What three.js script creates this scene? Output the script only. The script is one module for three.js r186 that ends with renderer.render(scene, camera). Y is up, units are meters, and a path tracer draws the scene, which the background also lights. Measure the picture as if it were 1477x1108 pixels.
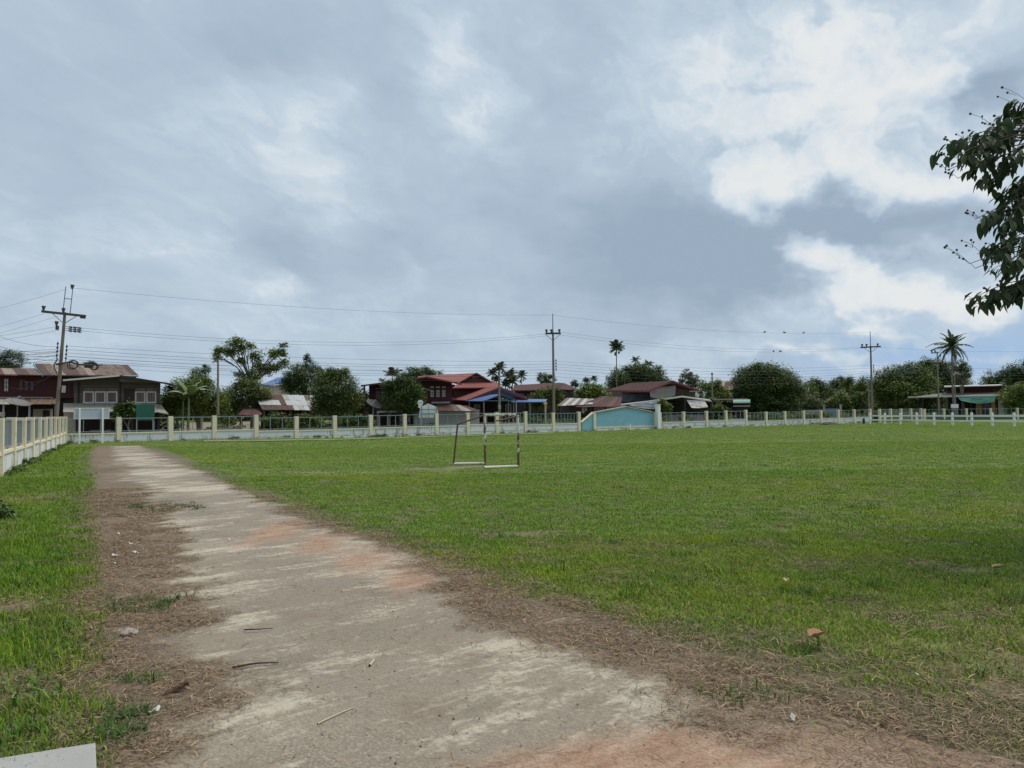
import * as THREE from 'three';
import { mergeGeometries } from 'three/addons/utils/BufferGeometryUtils.js';

// ------------------------------------------------------------------ camera, exposure
const EYE = 1.62, FOC = 1109;
const scene = new THREE.Scene();
const camera = new THREE.PerspectiveCamera(2 * Math.atan(554 / FOC) * 180 / Math.PI, 1024 / 768, 0.1, 3000);
camera.position.set(0, EYE, 0);
camera.rotation.order = 'YXZ';
camera.rotation.set(Math.atan(40 / FOC), 0, -0.0105);
const renderer = new THREE.WebGLRenderer({ antialias: true });
renderer.setSize(1024, 768);
renderer.toneMapping = THREE.LinearToneMapping;
renderer.toneMappingExposure = 1.83;
renderer.shadowMap.enabled = true;

// ------------------------------------------------------------------ noise
function rng(seed) { let a = seed >>> 0; return () => { a = (a + 0x6D2B79F5) | 0; let t = Math.imul(a ^ (a >>> 15), 1 | a); t = (t + Math.imul(t ^ (t >>> 7), 61 | t)) ^ t; return ((t ^ (t >>> 14)) >>> 0) / 4294967296; }; }
const PERM = new Uint8Array(512), GX = new Float32Array(256), GY = new Float32Array(256);
{ const r = rng(7), p = [...Array(256).keys()]; for (let i = 255; i > 0; i--) { const j = Math.floor(r() * (i + 1)); [p[i], p[j]] = [p[j], p[i]]; } for (let i = 0; i < 512; i++) PERM[i] = p[i & 255]; for (let i = 0; i < 256; i++) { const a = r() * Math.PI * 2; GX[i] = Math.cos(a); GY[i] = Math.sin(a); } }
function noise(x, y) {
  const xi = Math.floor(x), yi = Math.floor(y), fx = x - xi, fy = y - yi, X = xi & 255, Y = yi & 255;
  const a = PERM[PERM[X] + Y], b = PERM[PERM[X + 1] + Y], c = PERM[PERM[X] + Y + 1], d = PERM[PERM[X + 1] + Y + 1];
  const u = fx * fx * fx * (fx * (fx * 6 - 15) + 10), v = fy * fy * fy * (fy * (fy * 6 - 15) + 10);
  const n0 = GX[a] * fx + GY[a] * fy, n1 = GX[b] * (fx - 1) + GY[b] * fy, n2 = GX[c] * fx + GY[c] * (fy - 1), n3 = GX[d] * (fx - 1) + GY[d] * (fy - 1);
  return 1.5 * (n0 + u * (n1 - n0) + v * (n2 - n0 + u * (n0 - n1 - n2 + n3)));
}
function fbm(x, y, o = 4, g = 0.5) { let s = 0, a = 1, t = 0; for (let i = 0; i < o; i++) { s += a * noise(x, y); t += a; a *= g; x = x * 2.03 + 17.3; y = y * 2.03 - 9.1; } return s / t; }
const clamp = (x, a = 0, b = 1) => x < a ? a : x > b ? b : x;
const lerp = (a, b, t) => a + (b - a) * t;
const sstep = (a, b, x) => { const t = clamp((x - a) / (b - a)); return t * t * (3 - 2 * t); };
const mix3 = (a, b, t) => [a[0] + (b[0] - a[0]) * t, a[1] + (b[1] - a[1]) * t, a[2] + (b[2] - a[2]) * t];

// ------------------------------------------------------------------ sky: a broken overcast, computed by direction
const SKY_W = 4096, SKY_H = 2048;
const STOPS = [[0.178, 0.227, 0.287], [0.21, 0.265, 0.326], [0.248, 0.305, 0.365], [0.293, 0.347, 0.399], [0.344, 0.389, 0.428], [0.393, 0.422, 0.444], [0.43, 0.444, 0.449]];
const RAMP = t => { const q = clamp(t, 0, .999) * 6, i = Math.floor(q); return mix3(STOPS[i], STOPS[i + 1], q - i); };
function makeSky() {
  const data = new Float32Array(SKY_W * SKY_H * 4);
  // cloud masses by azimuth (degrees, right of -z) and elevation: [az, el, half width, half height, amount]
  const dark = [[-20, 25, 6, 3.2, .55], [-12, 27, 6, 3, .35], [-17.5, 12.6, 4.4, 2.3, .85], [-12, 11.5, 5, 2.4, .35], [-9, 22, 3, 2, .3],
    [8, 17, 8, 5.5, .45], [9, 10.5, 9, 3.2, .75], [16.5, 10.2, 3.2, 2.8, .75], [24.8, 12.3, 4.4, 1.7, 1.0], [22, 13.4, 2.4, 1.2, .6], [12, 13.5, 5, 2.4, .4], [32, 19.6, 3, 2.0, .8], [-30, 13, 6, 5, .2], [4, 26, 5, 3, .2], [17, 21, 2, 3, .25], [29, 11, 4, 1.6, .45], [-5, 12, 5, 3, .15], [12, 6, 8, 1.6, .25],
    [60, 22, 14, 6, .6], [-60, 20, 14, 6, .6], [95, 30, 18, 8, .5], [-105, 26, 18, 8, .5], [150, 25, 20, 8, .5], [-160, 30, 20, 8, .5]];
  const lite = [[-5.4, 25.3, 2.6, 2.6, .75], [-2.6, 21.8, 2.2, 3, .7], [-14.5, 21.2, 3.4, 1.8, .5], [-14.7, 17.6, 2.2, 2.6, .5], [-20.5, 21, 2.5, 1.2, .4], [-22.5, 11, 2.2, 1.8, .4], [-17, 8.9, 2.6, .9, .6], [-8, 10.4, 2.6, .8, .3],
    [14.5, 22, 3, 4, .3], [21, 20, 5, 4.5, .42], [27, 17, 4, 4, .42], [18.2, 15, 1.5, 1.6, .9], [17, 17.5, 1.2, 1.6, .4], [21.2, 10.6, 1.6, 1.6, .9], [23.4, 8.4, 2.6, 1.5, .9], [27.5, 7.6, 3.4, 1.2, .75], [32, 6.6, 3.2, 1.2, .7], [31, 14, 2, 1.6, .4], [20, 4.4, 4, .6, .6], [24, 25, 4, 2, .35], [28, 21, 2, 1, .5], [23, 16.5, 2.5, .8, .45], [25, 21, 9, 6, .34],
    [70, 10, 10, 4, .7], [-50, 9, 10, 3, .5], [48, 24, 8, 6, .7], [110, 18, 14, 5, .6], [-90, 16, 14, 5, .6], [175, 15, 16, 6, .6]];
  const D = Math.PI / 180;
  for (let j = 0; j < SKY_H; j++) {
    const el = (j + 0.5) / SKY_H * 180 - 90;
    for (let i = 0; i < SKY_W; i++) {
      const o = (j * SKY_W + i) * 4;
      if (el < -0.5) { data[o] = 0.21; data[o + 1] = 0.23; data[o + 2] = 0.23; data[o + 3] = 1; continue; }
      const th = ((i + 0.5) / SKY_W - 0.5) * 2 * Math.PI, ce = Math.cos(el * D), x = Math.cos(th) * ce, z = Math.sin(th) * ce, y = Math.sin(el * D);
      let az = Math.atan2(x, -z) / D;
      // a cloud deck in perspective for the broad pattern, and a flatter one for billows
      const k = 1 / (y + 0.28), px = x * k * 2.2, pz = z * k * 2.2, bx = x * 9 + z * 4.1, by = y * 13 - z * 2.3 + x * 1.7;
      const w1 = fbm(px * 1.3 + 5.2, pz * 1.3 + 1.3, 4), w2 = fbm(px * 1.3 - 8.1, pz * 1.3 + 9.7, 4);
      const v1 = fbm(bx * 1.1 + 3.1, by * 1.1 + 8.2, 5, .55), v2 = fbm(bx * 1.1 - 6.4, by * 1.1 + 2.2, 5, .55);
      const da = az + w1 * 3 + v1 * 4.2, de = el + w2 * 1.6 + v2 * 2.2;
      let gd = 0, gl = 0;
      for (const m of dark) { const a = (da - m[0]) / m[2], b = (de - m[1]) / m[3], q = a * a + b * b; if (q < 6) gd += m[4] * Math.exp(-q * .8); }
      for (const m of lite) { const a = (da - m[0]) / m[2], b = (de - m[1]) / m[3], q = a * a + b * b; if (q < 6) gl += m[4] * Math.exp(-q * .8); }
      const broad = fbm(px * .9 + w1 * .5, pz * .9 + w2 * .5, 5, .5), bill = fbm(bx * 1.6 + v1 * .8, by * 1.6 + v2 * .8, 6, .56), puff = 1 - Math.abs(fbm(bx * 2.3 + 9, by * 2.3 - 4, 5, .55)) * 2;
      const right = sstep(6, 20, az) * (1 - sstep(80, 150, az)), blue = sstep(16, 28, az) * (1 - sstep(60, 100, az)) * sstep(7.5, 3, el);
      let t = .37 + .20 * broad + (.15 + .12 * right) * bill + (.36 + .04 * right) * gl * (1 + .6 * bill) - (.30 + .08 * right) * gd * (1 + .3 * bill);
      t += right * (.20 * sstep(.38, .66, gl + bill * .6) * (.55 + .45 * puff) - .10 * sstep(.35, .55, gd + bill * .4));
      const rid = Math.pow(clamp(1 - Math.abs(fbm(bx * 1.25 + v1 * 1.6 + 31, by * 2.1 + v2 * 1.2 - 7, 5, .55)) * 3.2), 2.2); t += rid * (.10 - .02 * right) * sstep(-.35, .35, broad + gl * .8 - gd * .6);
      t = clamp(t + .05 * puff * sstep(.4, .7, t), 0, 1.05);
      let c = RAMP(t); c = mix3(c, [.195, .28, .405], blue * sstep(.62, .35, t) * .9);
      const e = 1;
      data[o] = c[0] * e; data[o + 1] = c[1] * e; data[o + 2] = c[2] * e; data[o + 3] = 1;
    }
  }
  const t = new THREE.DataTexture(data, SKY_W, SKY_H, THREE.RGBAFormat, THREE.FloatType);
  t.mapping = THREE.EquirectangularReflectionMapping; t.magFilter = THREE.LinearFilter; t.minFilter = THREE.LinearFilter; t.needsUpdate = true;
  return t;
}
const skyMap = makeSky();
scene.background = skyMap; scene.environment = skyMap; scene.backgroundIntensity = 1; scene.environmentIntensity = 1;

// ------------------------------------------------------------------ the veiled sun, ahead and to the right
const sun = new THREE.DirectionalLight(new THREE.Color(1, 0.93, 0.82), 1.5);
sun.position.set(60, 105, -55); sun.target.position.set(0, 0, -40); scene.add(sun); scene.add(sun.target);
sun.castShadow = true; sun.shadow.radius = 55; sun.shadow.mapSize.set(4096, 4096);
Object.assign(sun.shadow.camera, { left: -80, right: 80, top: 80, bottom: -80, near: 1, far: 320 });

// ------------------------------------------------------------------ helpers: textures, materials, meshes
const S8 = new Uint8Array(4097); for (let i = 0; i <= 4096; i++) { const c = i / 4096; S8[i] = Math.round(255 * (c <= 0.0031308 ? c * 12.92 : 1.055 * Math.pow(c, 1 / 2.4) - 0.055)); }
function tex(w, h, fn, o = {}) {                    // fn(u, v) -> linear colour
  const d = new Uint8Array(w * h * 4);
  for (let j = 0; j < h; j++) for (let i = 0; i < w; i++) { const c = fn((i + .5) / w, (j + .5) / h), k = (j * w + i) * 4; for (let n = 0; n < 3; n++) d[k + n] = S8[Math.round(clamp(c[n]) * 4096)]; d[k + 3] = 255; }
  return finish(new THREE.DataTexture(d, w, h), THREE.SRGBColorSpace, o);
}
function grey(w, h, fn, o = {}) {                   // fn(u, v) -> 0..1, for relief and roughness
  const d = new Uint8Array(w * h * 4);
  for (let j = 0; j < h; j++) for (let i = 0; i < w; i++) { const c = Math.round(255 * clamp(fn((i + .5) / w, (j + .5) / h))), k = (j * w + i) * 4; d[k] = d[k + 1] = d[k + 2] = c; d[k + 3] = 255; }
  return finish(new THREE.DataTexture(d, w, h), THREE.NoColorSpace, o);
}
function finish(t, cs, o) { t.colorSpace = cs; t.magFilter = THREE.LinearFilter; t.minFilter = THREE.LinearMipmapLinearFilter; t.generateMipmaps = true; t.wrapS = t.wrapT = o.clamp ? THREE.ClampToEdgeWrapping : THREE.RepeatWrapping; if (o.rep) t.repeat.set(o.rep[0], o.rep[1]); t.needsUpdate = true; return t; }
function per(x, y, px, py, o = 4, g = .5) {          // noise that repeats after px, py
  const a = fbm(x, y, o, g), b = fbm(x - px, y, o, g), c = fbm(x, y - py, o, g), d = fbm(x - px, y - py, o, g), u = x / px, v = y / py;
  return (a * (1 - u) + b * u) * (1 - v) + (c * (1 - u) + d * u) * v;
}
const M = {};
const lin = (r, g, b) => new THREE.Color().setRGB(r, g, b);
function mat(name, c, rough = .85, o = {}) { const m = new (o.transmission !== undefined || o.sheen ? THREE.MeshPhysicalMaterial : THREE.MeshStandardMaterial)({ color: lin(...c), roughness: rough, side: THREE.DoubleSide, ...o }); m.name = name; return M[name] = m; }

const counts = {};
function numbered(n) { const k = counts[n] = (counts[n] ?? -1) + 1; return k ? n + '_' + String(k).padStart(3, '0') : n; }
function tag(o, label, category, group, kind) { o.userData.label = label; if (category) o.userData.category = category; if (group) o.userData.group = group; if (kind) o.userData.kind = kind; return o; }
function thing(name, label, category, pos = [0, 0, 0], turn = 0, group) { const g = new THREE.Group(); g.name = numbered(name); g.position.set(...pos); g.rotation.y = turn || pos.turn || 0; scene.add(g); return tag(g, label, category, group); }
function mesh(name, geo, m, parent) { const o = new THREE.Mesh(geo, m); o.name = parent === scene ? numbered(name) : name; o.castShadow = o.receiveShadow = true; parent.add(o); return o; }
// a box with uv in metres
function boxGeo(x0, x1, y0, y1, z0, z1) {
  const g = new THREE.BoxGeometry(x1 - x0, y1 - y0, z1 - z0), uv = g.attributes.uv, w = x1 - x0, h = y1 - y0, d = z1 - z0, s = [[d, h], [d, h], [w, d], [w, d], [w, h], [w, h]];
  for (let i = 0; i < 24; i++) { const [a, b] = s[i >> 2]; uv.setXY(i, uv.getX(i) * a + x0 * .37 + y0 * .11, uv.getY(i) * b + y0); }
  g.translate((x0 + x1) / 2, (y0 + y1) / 2, (z0 + z1) / 2); return g;
}
const box = (parent, name, m, x0, x1, y0, y1, z0, z1) => mesh(name, boxGeo(Math.min(x0, x1), Math.max(x0, x1), Math.min(y0, y1), Math.max(y0, y1), Math.min(z0, z1), Math.max(z0, z1)), m, parent);
const V = (x, y, z) => new THREE.Vector3(x, y, z);
// a flat slab on four corners (a b at the eave, c d at the ridge, c above b), thickness downward along its normal; uv: u along a-b, v along a-d, in metres
function slabGeo(a, b, c, d, t = .03) {
  const n = V().crossVectors(b.clone().sub(a), d.clone().sub(a)).normalize(); if (n.y < 0) n.negate();
  const q = [a, b, c, d], lo = q.map(p => p.clone().addScaledVector(n, -t)), w = a.distanceTo(b), h = a.distanceTo(d), uvs = [[0, 0], [w, 0], [w, h], [0, h]], off = (a.x * 1.7 + a.y * 2.3 + a.z) % 5;
  const pos = [], uv = [], face = (p, u) => { for (const k of [0, 1, 2, 0, 2, 3]) { pos.push(p[k].x, p[k].y, p[k].z); uv.push(u[k][0] + off, u[k][1] + off); } };
  face(q, uvs); face([lo[3], lo[2], lo[1], lo[0]], [uvs[3], uvs[2], uvs[1], uvs[0]]);
  for (let k = 0; k < 4; k++) { const m = (k + 1) % 4; face([q[k], lo[k], lo[m], q[m]], [[0, 0], [0, t], [w, t], [w, 0]]); }
  const g = new THREE.BufferGeometry(); g.setAttribute('position', new THREE.Float32BufferAttribute(pos, 3)); g.setAttribute('uv', new THREE.Float32BufferAttribute(uv, 2)); g.computeVertexNormals(); return g;
}
const slab = (parent, name, m, a, b, c, d, t) => mesh(name, slabGeo(a, b, c, d, t), m, parent);
// a roof plane laid sheet by sheet
function sheets(parent, name, mats, a, b, c, d, nx, ny, seed, t = .02) {
  const r = rng(seed), P = (u, v) => a.clone().lerp(b, u).lerp(d.clone().lerp(c, u), v), n = V().crossVectors(b.clone().sub(a), d.clone().sub(a)).normalize(); if (n.y < 0) n.negate();
  const out = [];
  for (let j = 0; j < ny; j++) for (let i = 0; i < nx; i++) {
    const e = .012 / nx, lift = .006 + .014 * ((i + j) % 2) + .012 * r(), u0 = i / nx - e, u1 = (i + 1) / nx + e, v0 = Math.max(0, j / ny - .03), v1 = (j + 1) / ny;
    const q = [P(u0, v0), P(u1, v0), P(u1, v1), P(u0, v1)].map(p => p.addScaledVector(n, lift + j * .008));
    out.push(slab(parent, name, mats[Math.floor(r() * mats.length)], ...q, t));
  }
  return out;
}
// a tapered bar or tube through points
function tubeGeo(pts, r0, r1 = r0, seg = 6, n) {
  const curve = pts.length > 2 ? new THREE.CatmullRomCurve3(pts) : new THREE.LineCurve3(pts[0], pts[1]); n = n || (pts.length > 2 ? pts.length * 3 : 1);
  const g = new THREE.TubeGeometry(curve, n, 1, seg, false), p = g.attributes.position, c = V();
  for (let i = 0; i <= n; i++) { curve.getPointAt(i / n, c); const r = lerp(r0, r1, i / n); for (let k = 0; k <= seg; k++) { const q = i * (seg + 1) + k; p.setXYZ(q, c.x + (p.getX(q) - c.x) * r, c.y + (p.getY(q) - c.y) * r, c.z + (p.getZ(q) - c.z) * r); } }
  const uv = g.attributes.uv, L = curve.getLength(); for (let i = 0; i < uv.count; i++) uv.setXY(i, uv.getX(i) * L, uv.getY(i) * 6.28 * r0);
  // close both ends
  const pos = [], nor = [], uvs = [], idx = [];
  for (const end of [0, n]) { curve.getPointAt(end / n, c); const base = p.count + pos.length / 3; pos.push(c.x, c.y, c.z); const tn = curve.getTangentAt(end / n).multiplyScalar(end ? 1 : -1); nor.push(tn.x, tn.y, tn.z); uvs.push(0, 0);
    for (let k = 0; k <= seg; k++) { const q = end * (seg + 1) + k; pos.push(p.getX(q), p.getY(q), p.getZ(q)); nor.push(tn.x, tn.y, tn.z); uvs.push(0, 0); }
    for (let k = 0; k < seg; k++) end ? idx.push(base, base + 1 + k, base + 2 + k) : idx.push(base, base + 2 + k, base + 1 + k); }
  const h = new THREE.BufferGeometry(); h.setAttribute('position', new THREE.Float32BufferAttribute([...p.array, ...pos], 3)); h.setAttribute('normal', new THREE.Float32BufferAttribute([...g.attributes.normal.array, ...nor], 3)); h.setAttribute('uv', new THREE.Float32BufferAttribute([...uv.array, ...uvs], 2)); h.setIndex([...g.index.array, ...idx]); return h;
}
const tube = (parent, name, m, pts, r0, r1, seg, n) => mesh(name, tubeGeo(pts, r0, r1, seg, n), m, parent);
// the photograph's pixel columns and rows as metres in an upright plane at a distance
const HOR = px => 594 - 0.0105 * (px - 738.5);
const wx = (px, Z) => (px - 738.5) / FOC * Z, wy = (px, py, Z) => EYE + (HOR(px) - py) / FOC * Z;
// a place on the ground, turned to face the viewer's side of the field; x, y: metres along its front; P: a corner that lies z in front of it
function frame(p0, Z) {
  const s = Z / FOC, h = HOR(p0), a0 = Math.atan((p0 - 738.5) / FOC), D = Z / Math.cos(a0), at = [wx(p0, Z), 0, -Z]; at.turn = -a0;
  const x = (px, z = 0) => (D - z) * Math.tan(Math.atan((px - 738.5) / FOC) - a0);
  return { s, Z, at, x: px => x(px), y: py => EYE + (h - py) * s, P: (px, py, z) => { const X = x(px, z); return V(X, EYE + (HOR(px) - py) / FOC * ((D - z) * Math.cos(a0) - X * Math.sin(a0)), z); } };
}

// ------------------------------------------------------------------ ground
function tab(T, Z) { if (Z <= T[0][0]) { const [a, b] = T; return a[1] + (b[1] - a[1]) * (Z - a[0]) / (b[0] - a[0]); } for (let i = 1; i < T.length; i++) if (Z <= T[i][0] || i === T.length - 1) { const a = T[i - 1], b = T[i]; return a[1] + (b[1] - a[1]) * (Z - a[0]) / (b[0] - a[0]); } }
// edges of the track, [distance ahead, x]: where grass stops on either side, and the bare concrete between
const EDGE_L = [[3.6, -1.9], [4.34, -2.29], [5.06, -2.69], [6.06, -3.25], [7.89, -4.26], [11.33, -6.15], [18.11, -9.86], [30.2, -16.5], [39.5, -21.6]];
const EDGE_R = [[2.6, 2.6], [3.53, 2.4], [3.71, 2.0], [4.0, 1.78], [4.44, 1.62], [4.86, 1.37], [5.46, 1.06], [6.11, .68], [6.52, .3], [7.09, -.1], [8.24, -.75], [9.62, -1.56], [10.67, -2.3], [12.85, -3.69], [15.56, -5.31], [18.88, -7.12], [24.68, -10.42], [32.4, -14.8], [39.7, -19.1]];
const CONC_L = [[2.6, -1.35], [3.59, -1.61], [4.04, -1.63], [4.54, -1.67], [5.5, -2.5], [6.03, -2.4], [7.22, -2.95], [9.01, -3.86], [12.84, -5.76], [18, -8.9], [30, -15.5], [39.2, -20.4]];
const CONC_R = [[2.6, 1.9], [3.53, 1.42], [3.99, .75], [4.36, .98], [4.57, .88], [5.17, .26], [5.95, -.33], [6.98, -.63], [8.87, -1.44], [11.11, -3.0], [14.18, -4.4], [19.74, -7.8], [29.7, -13.7], [38.8, -18.6]];
const land = (x, Z) => -0.15 * sstep(-20, -10, x) * sstep(22, 45, Z) + 0.012 * noise(x * .35, Z * .35) * sstep(14, 20, Z);
const bump2 = (x, Z, cx, cz, rx, rz) => { const a = (x - cx) / rx, b = (Z - cz) / rz; return Math.exp(-(a * a + b * b)); };
function dirtMask(x, Z) {
  const n = fbm(x * 1.1, Z * .9, 4), m = fbm(x * 4.1 + 7, Z * 5.3, 3), a = (x * .78 + Z * .63), b = (-x * .63 + Z * .78), t = fbm(a * .35 + 2, b * 2.6, 4), k = clamp(Z / 9, .55, 1.6);
  const l = sstep(.30, -.22, x - tab(CONC_L, Z) + n * .55 * k + m * .2 + t * .5 * k), r = sstep(-.25, .28, x - tab(CONC_R, Z) + n * .4 * k + m * .18 + t * .45 * k);
  return clamp(Math.max(l, r));
}
function redMask(x, Z) {
  const n = fbm(x * 1.6 + 31, Z * 1.6, 4) * .8 + fbm(x * 7, Z * 7 + 3, 3) * .35;
  const g = bump2(x, Z, -3.25, 10.9, .4, 1.5) + .8 * bump2(x, Z, -2.4, 9.7, .4, 1.0) + .85 * bump2(x, Z, -1.6, 8.6, .4, 1.0) + .9 * bump2(x, Z, -.95, 7.5, .32, .7) + 1.35 * bump2(x, Z, 1.0, 3.55, 1.0, .42) + .9 * bump2(x, Z, .7, 2.9, 1.1, .5) + .7 * bump2(x, Z, 1.75, 3.5, .6, .3);
  return sstep(.2, .85, g + n * .5);
}
function trackColour(x, Z) {
  const a = (x * .78 + Z * .63), b = (-x * .63 + Z * .78);
  const big = fbm(x * .45 + 3, Z * .45, 3), wq = fbm(x * 1.2 + 8, Z * 1.2, 3) * .9, st = fbm(a * .9 + wq * .7, b * 2.0 + wq * .7, 6, .62) * .75 + fbm(a * 1.1 + 15, b * 5.5 + wq * .6, 5, .65) * .5, fi = fbm(a * 2.5, b * 24, 3), sp = noise(x * 110, Z * 110) * .75 + noise(x * 47 + 9, Z * 47) * .6 + noise(x * 19, Z * 19 + 4) * .35;
  const near = bump2(x, Z, -.95, 3.7, .8, .9), scum = st * .9 + fi * .2 + big * .6 + .16 * noise(x * 27, Z * 27) + .12 * noise(x * 11 + 3, Z * 11), pale = sstep(.0, .42, scum + .08) * .85 /* dried cement scum: ragged patches spread evenly over the slab, as the photograph shows */;
  let c = mix3([.205, .172, .13], [.275, .232, .175], clamp(.5 + big + .25 * sp));
  c = mix3(c, [.485, .43, .335], pale * (.88 + .12 * sp));
  c = mix3(c, [.165, .135, .10], sstep(.22, .5, fbm(a * .8 + 40, b * 2.2, 4) + fi * .15) * .55 * (1 - pale));
  c = mix3(c, [.37, .32, .24], near * sstep(.05, .5, noise(x * 61, Z * 61) + .7 * noise(x * 133, Z * 133)) * .6);
  // a hairline joint running off to the right, and a wandering crack
  const cj = Math.abs((Z - 3.62) * .93 - (x - .1) * .35 + .04 * noise(x * 5, 3) + .012 * noise(x * 31, 1)); if (x > -.3 && x < 1.3) c = mix3(c, [.09, .075, .06], sstep(.012, .004, cj) * .9);
  const ck = Math.abs(x + .95 - .35 * (Z - 5) - .35 * noise(Z * 1.3, 5) - .06 * noise(Z * 9, 2)); if (Z < 9 && Z > 4.6) c = mix3(c, [.14, .115, .09], sstep(.014, .003, ck) * .5);
  c = mix3(c, [.165, .122, .082], sstep(.12, .5, fbm(x * 1.3 + 30 + wq, Z * 1.5 - 4, 5, .58) + .12 * sp) * .5);
  const red = redMask(x, Z), rs = clamp(.5 + fbm(a * 2.2, b * 9 + 11, 4) * 1.1 + .3 * sp);
  c = mix3(c, mix3([.255, .142, .085], [.385, .265, .185], rs), red * .92);
  const d = dirtMask(x, Z) * (1 - .55 * red * (Z > 5 ? 1 : .8)), fib = fbm(x * 26 + big * 3, Z * 19, 3) + .6 * sp;
  c = mix3(c, mix3([.088, .062, .040], [.235, .170, .108], clamp(.45 + fib * .55 + big * .4)), d);
  // leftovers of mortar showing through the litter
  const pm = sstep(.34, .5, fbm(a * .9 + 60, b * 3.2 + 5, 4) + .15 * fi); c = mix3(c, [.40, .35, .27], pm * d * .55);
  // turf and thatch past the edges
  const gq = Math.max(x - tab(EDGE_R, Z), tab(EDGE_L, Z) - x), gm = sstep(-.12, .42, gq + fbm(x * 1.7, Z * 1.7, 3) * .4 + fbm(x * 9, Z * 9 + 2, 3) * .3), th = fbm(x * 22 + 9, Z * 17, 3) + .5 * sp;
  c = mix3(c, mix3([.060, .068, .026], [.165, .15, .075], clamp(.42 + .6 * th + .3 * big)), gm * .9);
  const gr = 1 + .23 * sp; return [c[0] * gr, c[1] * gr, c[2] * gr];
}
const trackRelief = (x, Z) => { const d = dirtMask(x, Z), a = (x * .78 + Z * .63), b = (-x * .63 + Z * .78); return .45 + .14 * fbm(a * 1.2, b * 9, 4) + .12 * noise(x * 60, Z * 60) * (.4 + d) + d * .25 * fbm(x * 16, Z * 16, 3); };

// turf colour by place: fresh, yellowed and worn patches
const BARE = [[-2.0, 22.3, 1.4, .5, .95], [-5.2, 21.4, 1.6, .35, .7], [.17, 10.15, .5, .25, .8], [1.1, 9.2, .7, .3, .5], [-1.0, 22.9, .8, .5, .6], [2.6, 4.3, .8, .4, .55], [3.2, 4.9, .9, .4, .45], [1.6, 4.6, .35, .5, .5], [-9.3, 15.5, 1.0, .8, .5], [-4.4, 6.6, .9, .3, .6], [-3.0, 4.5, .5, .25, .5], [5.5, 7.5, 1.2, .5, .3], [3.9, 5.6, 1.0, .4, .45], [4.6, 6.4, .9, .3, .4], [2.2, 3.9, .7, .3, .5], [3.0, 6.1, .6, .25, .35], [3.4, 8.0, 1.0, .35, .35]];
function bareness(x, Z) { let g = 0; for (const q of BARE) g += q[4] * bump2(x, Z, q[0], q[1], q[2], q[3]); return clamp(g * 1.2 + sstep(.34, .75, fbm(x * .55 + 13, Z * .55, 4) + .2 * fbm(x * 2.5, Z * 2.5 + 8, 2)) * .5 + fbm(x * 3, Z * 3, 2) * .25 * (g > .05 ? 1 : 0)); }
function turfTint(x, Z) {
  const n = fbm(x * .12 + 4, Z * .2 - 2, 4), m = fbm(x * .7, Z * 1.1 + 30, 3), w = sstep(-.1, .45, n + m * .45), dk = sstep(.1, .55, fbm(x * .4 - 20, Z * .8 + 8, 4));
  let c = mix3([.86, 1.0, .8], [1.17, 1.10, .92], w); c = mix3(c, [.70, .78, .7], dk * .5); return c;
}
const turfBase = tex(2048, 2048, (u, v) => {
  const x = u * 128 - 52, Z = v * 128 - 6, t = turfTint(x, Z), s = noise(x * 3.9, Z * 3.9) * .5 + noise(x * 7.7 + 5, Z * 7.7) * .5, g = sstep(.15, .65, fbm(x * .8 + 9, Z * 1.6, 3)), k = 1 + .22 * s;
  let c = [.115 * t[0] * k, .155 * t[1] * k, .026 * t[2] * k]; c = mix3(c, [.135 * k, .115 * k, .06 * k], .22 + g * .3); { const lo = sstep(-.05, -.40, fbm(x * 1.5 + 70, Z * 1.8 - 12, 3)); c = mix3(c, [.15 * k, .115 * k, .07 * k], lo * (x < tab(EDGE_L, Z) ? .75 : .4)); } return mix3(c, [.185 * k, .143 * k, .093 * k], bareness(x, Z) * .8);
}, { clamp: true });
const turfBump = grey(512, 512, (u, v) => .5 + .5 * per(u * 24, v * 24, 24, 24, 4, .6));
{
  const xs = [], zs = [];
  for (let i = 0; i <= 128; i++) xs.push(-52 + i); for (const e of [-70, -110, -200, -500, -1200]) xs.unshift(e); for (const e of [90, 130, 220, 500, 1200]) xs.push(e);
  for (let i = 0; i <= 128; i++) zs.push(-6 + i); for (const e of [-30, -100, -300]) zs.unshift(e); for (const e of [140, 180, 260, 500, 1500]) zs.push(e);
  const pos = [], uv = [], idx = [], W = xs.length;
  for (const Z of zs) for (const x of xs) { const inTrack = x > tab(EDGE_L, Z) - .2 && x < tab(EDGE_R, Z) + .2 && Z < 41 && Z > 1; pos.push(x, land(x, Z) - (inTrack ? .03 : 0), -Z); uv.push((x + 52) / 128, (Z + 6) / 128); }
  for (let j = 0; j < zs.length - 1; j++) for (let i = 0; i < W - 1; i++) { const a = j * W + i; idx.push(a, a + 1, a + W, a + 1, a + W + 1, a + W); }
  const g = new THREE.BufferGeometry(); g.setAttribute('position', new THREE.Float32BufferAttribute(pos, 3)); g.setAttribute('uv', new THREE.Float32BufferAttribute(uv, 2)); g.setIndex(idx); g.computeVertexNormals();
  const b = turfBump.clone(); b.repeat.set(40, 40); b.needsUpdate = true;
  tag(mesh('ground', g, mat('turf', [1, 1, 1], 1, { map: turfBase, bumpMap: b, bumpScale: .03 }), scene), 'wide grassy field in front of the boundary wall', 'ground', null, 'structure');
}
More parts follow.
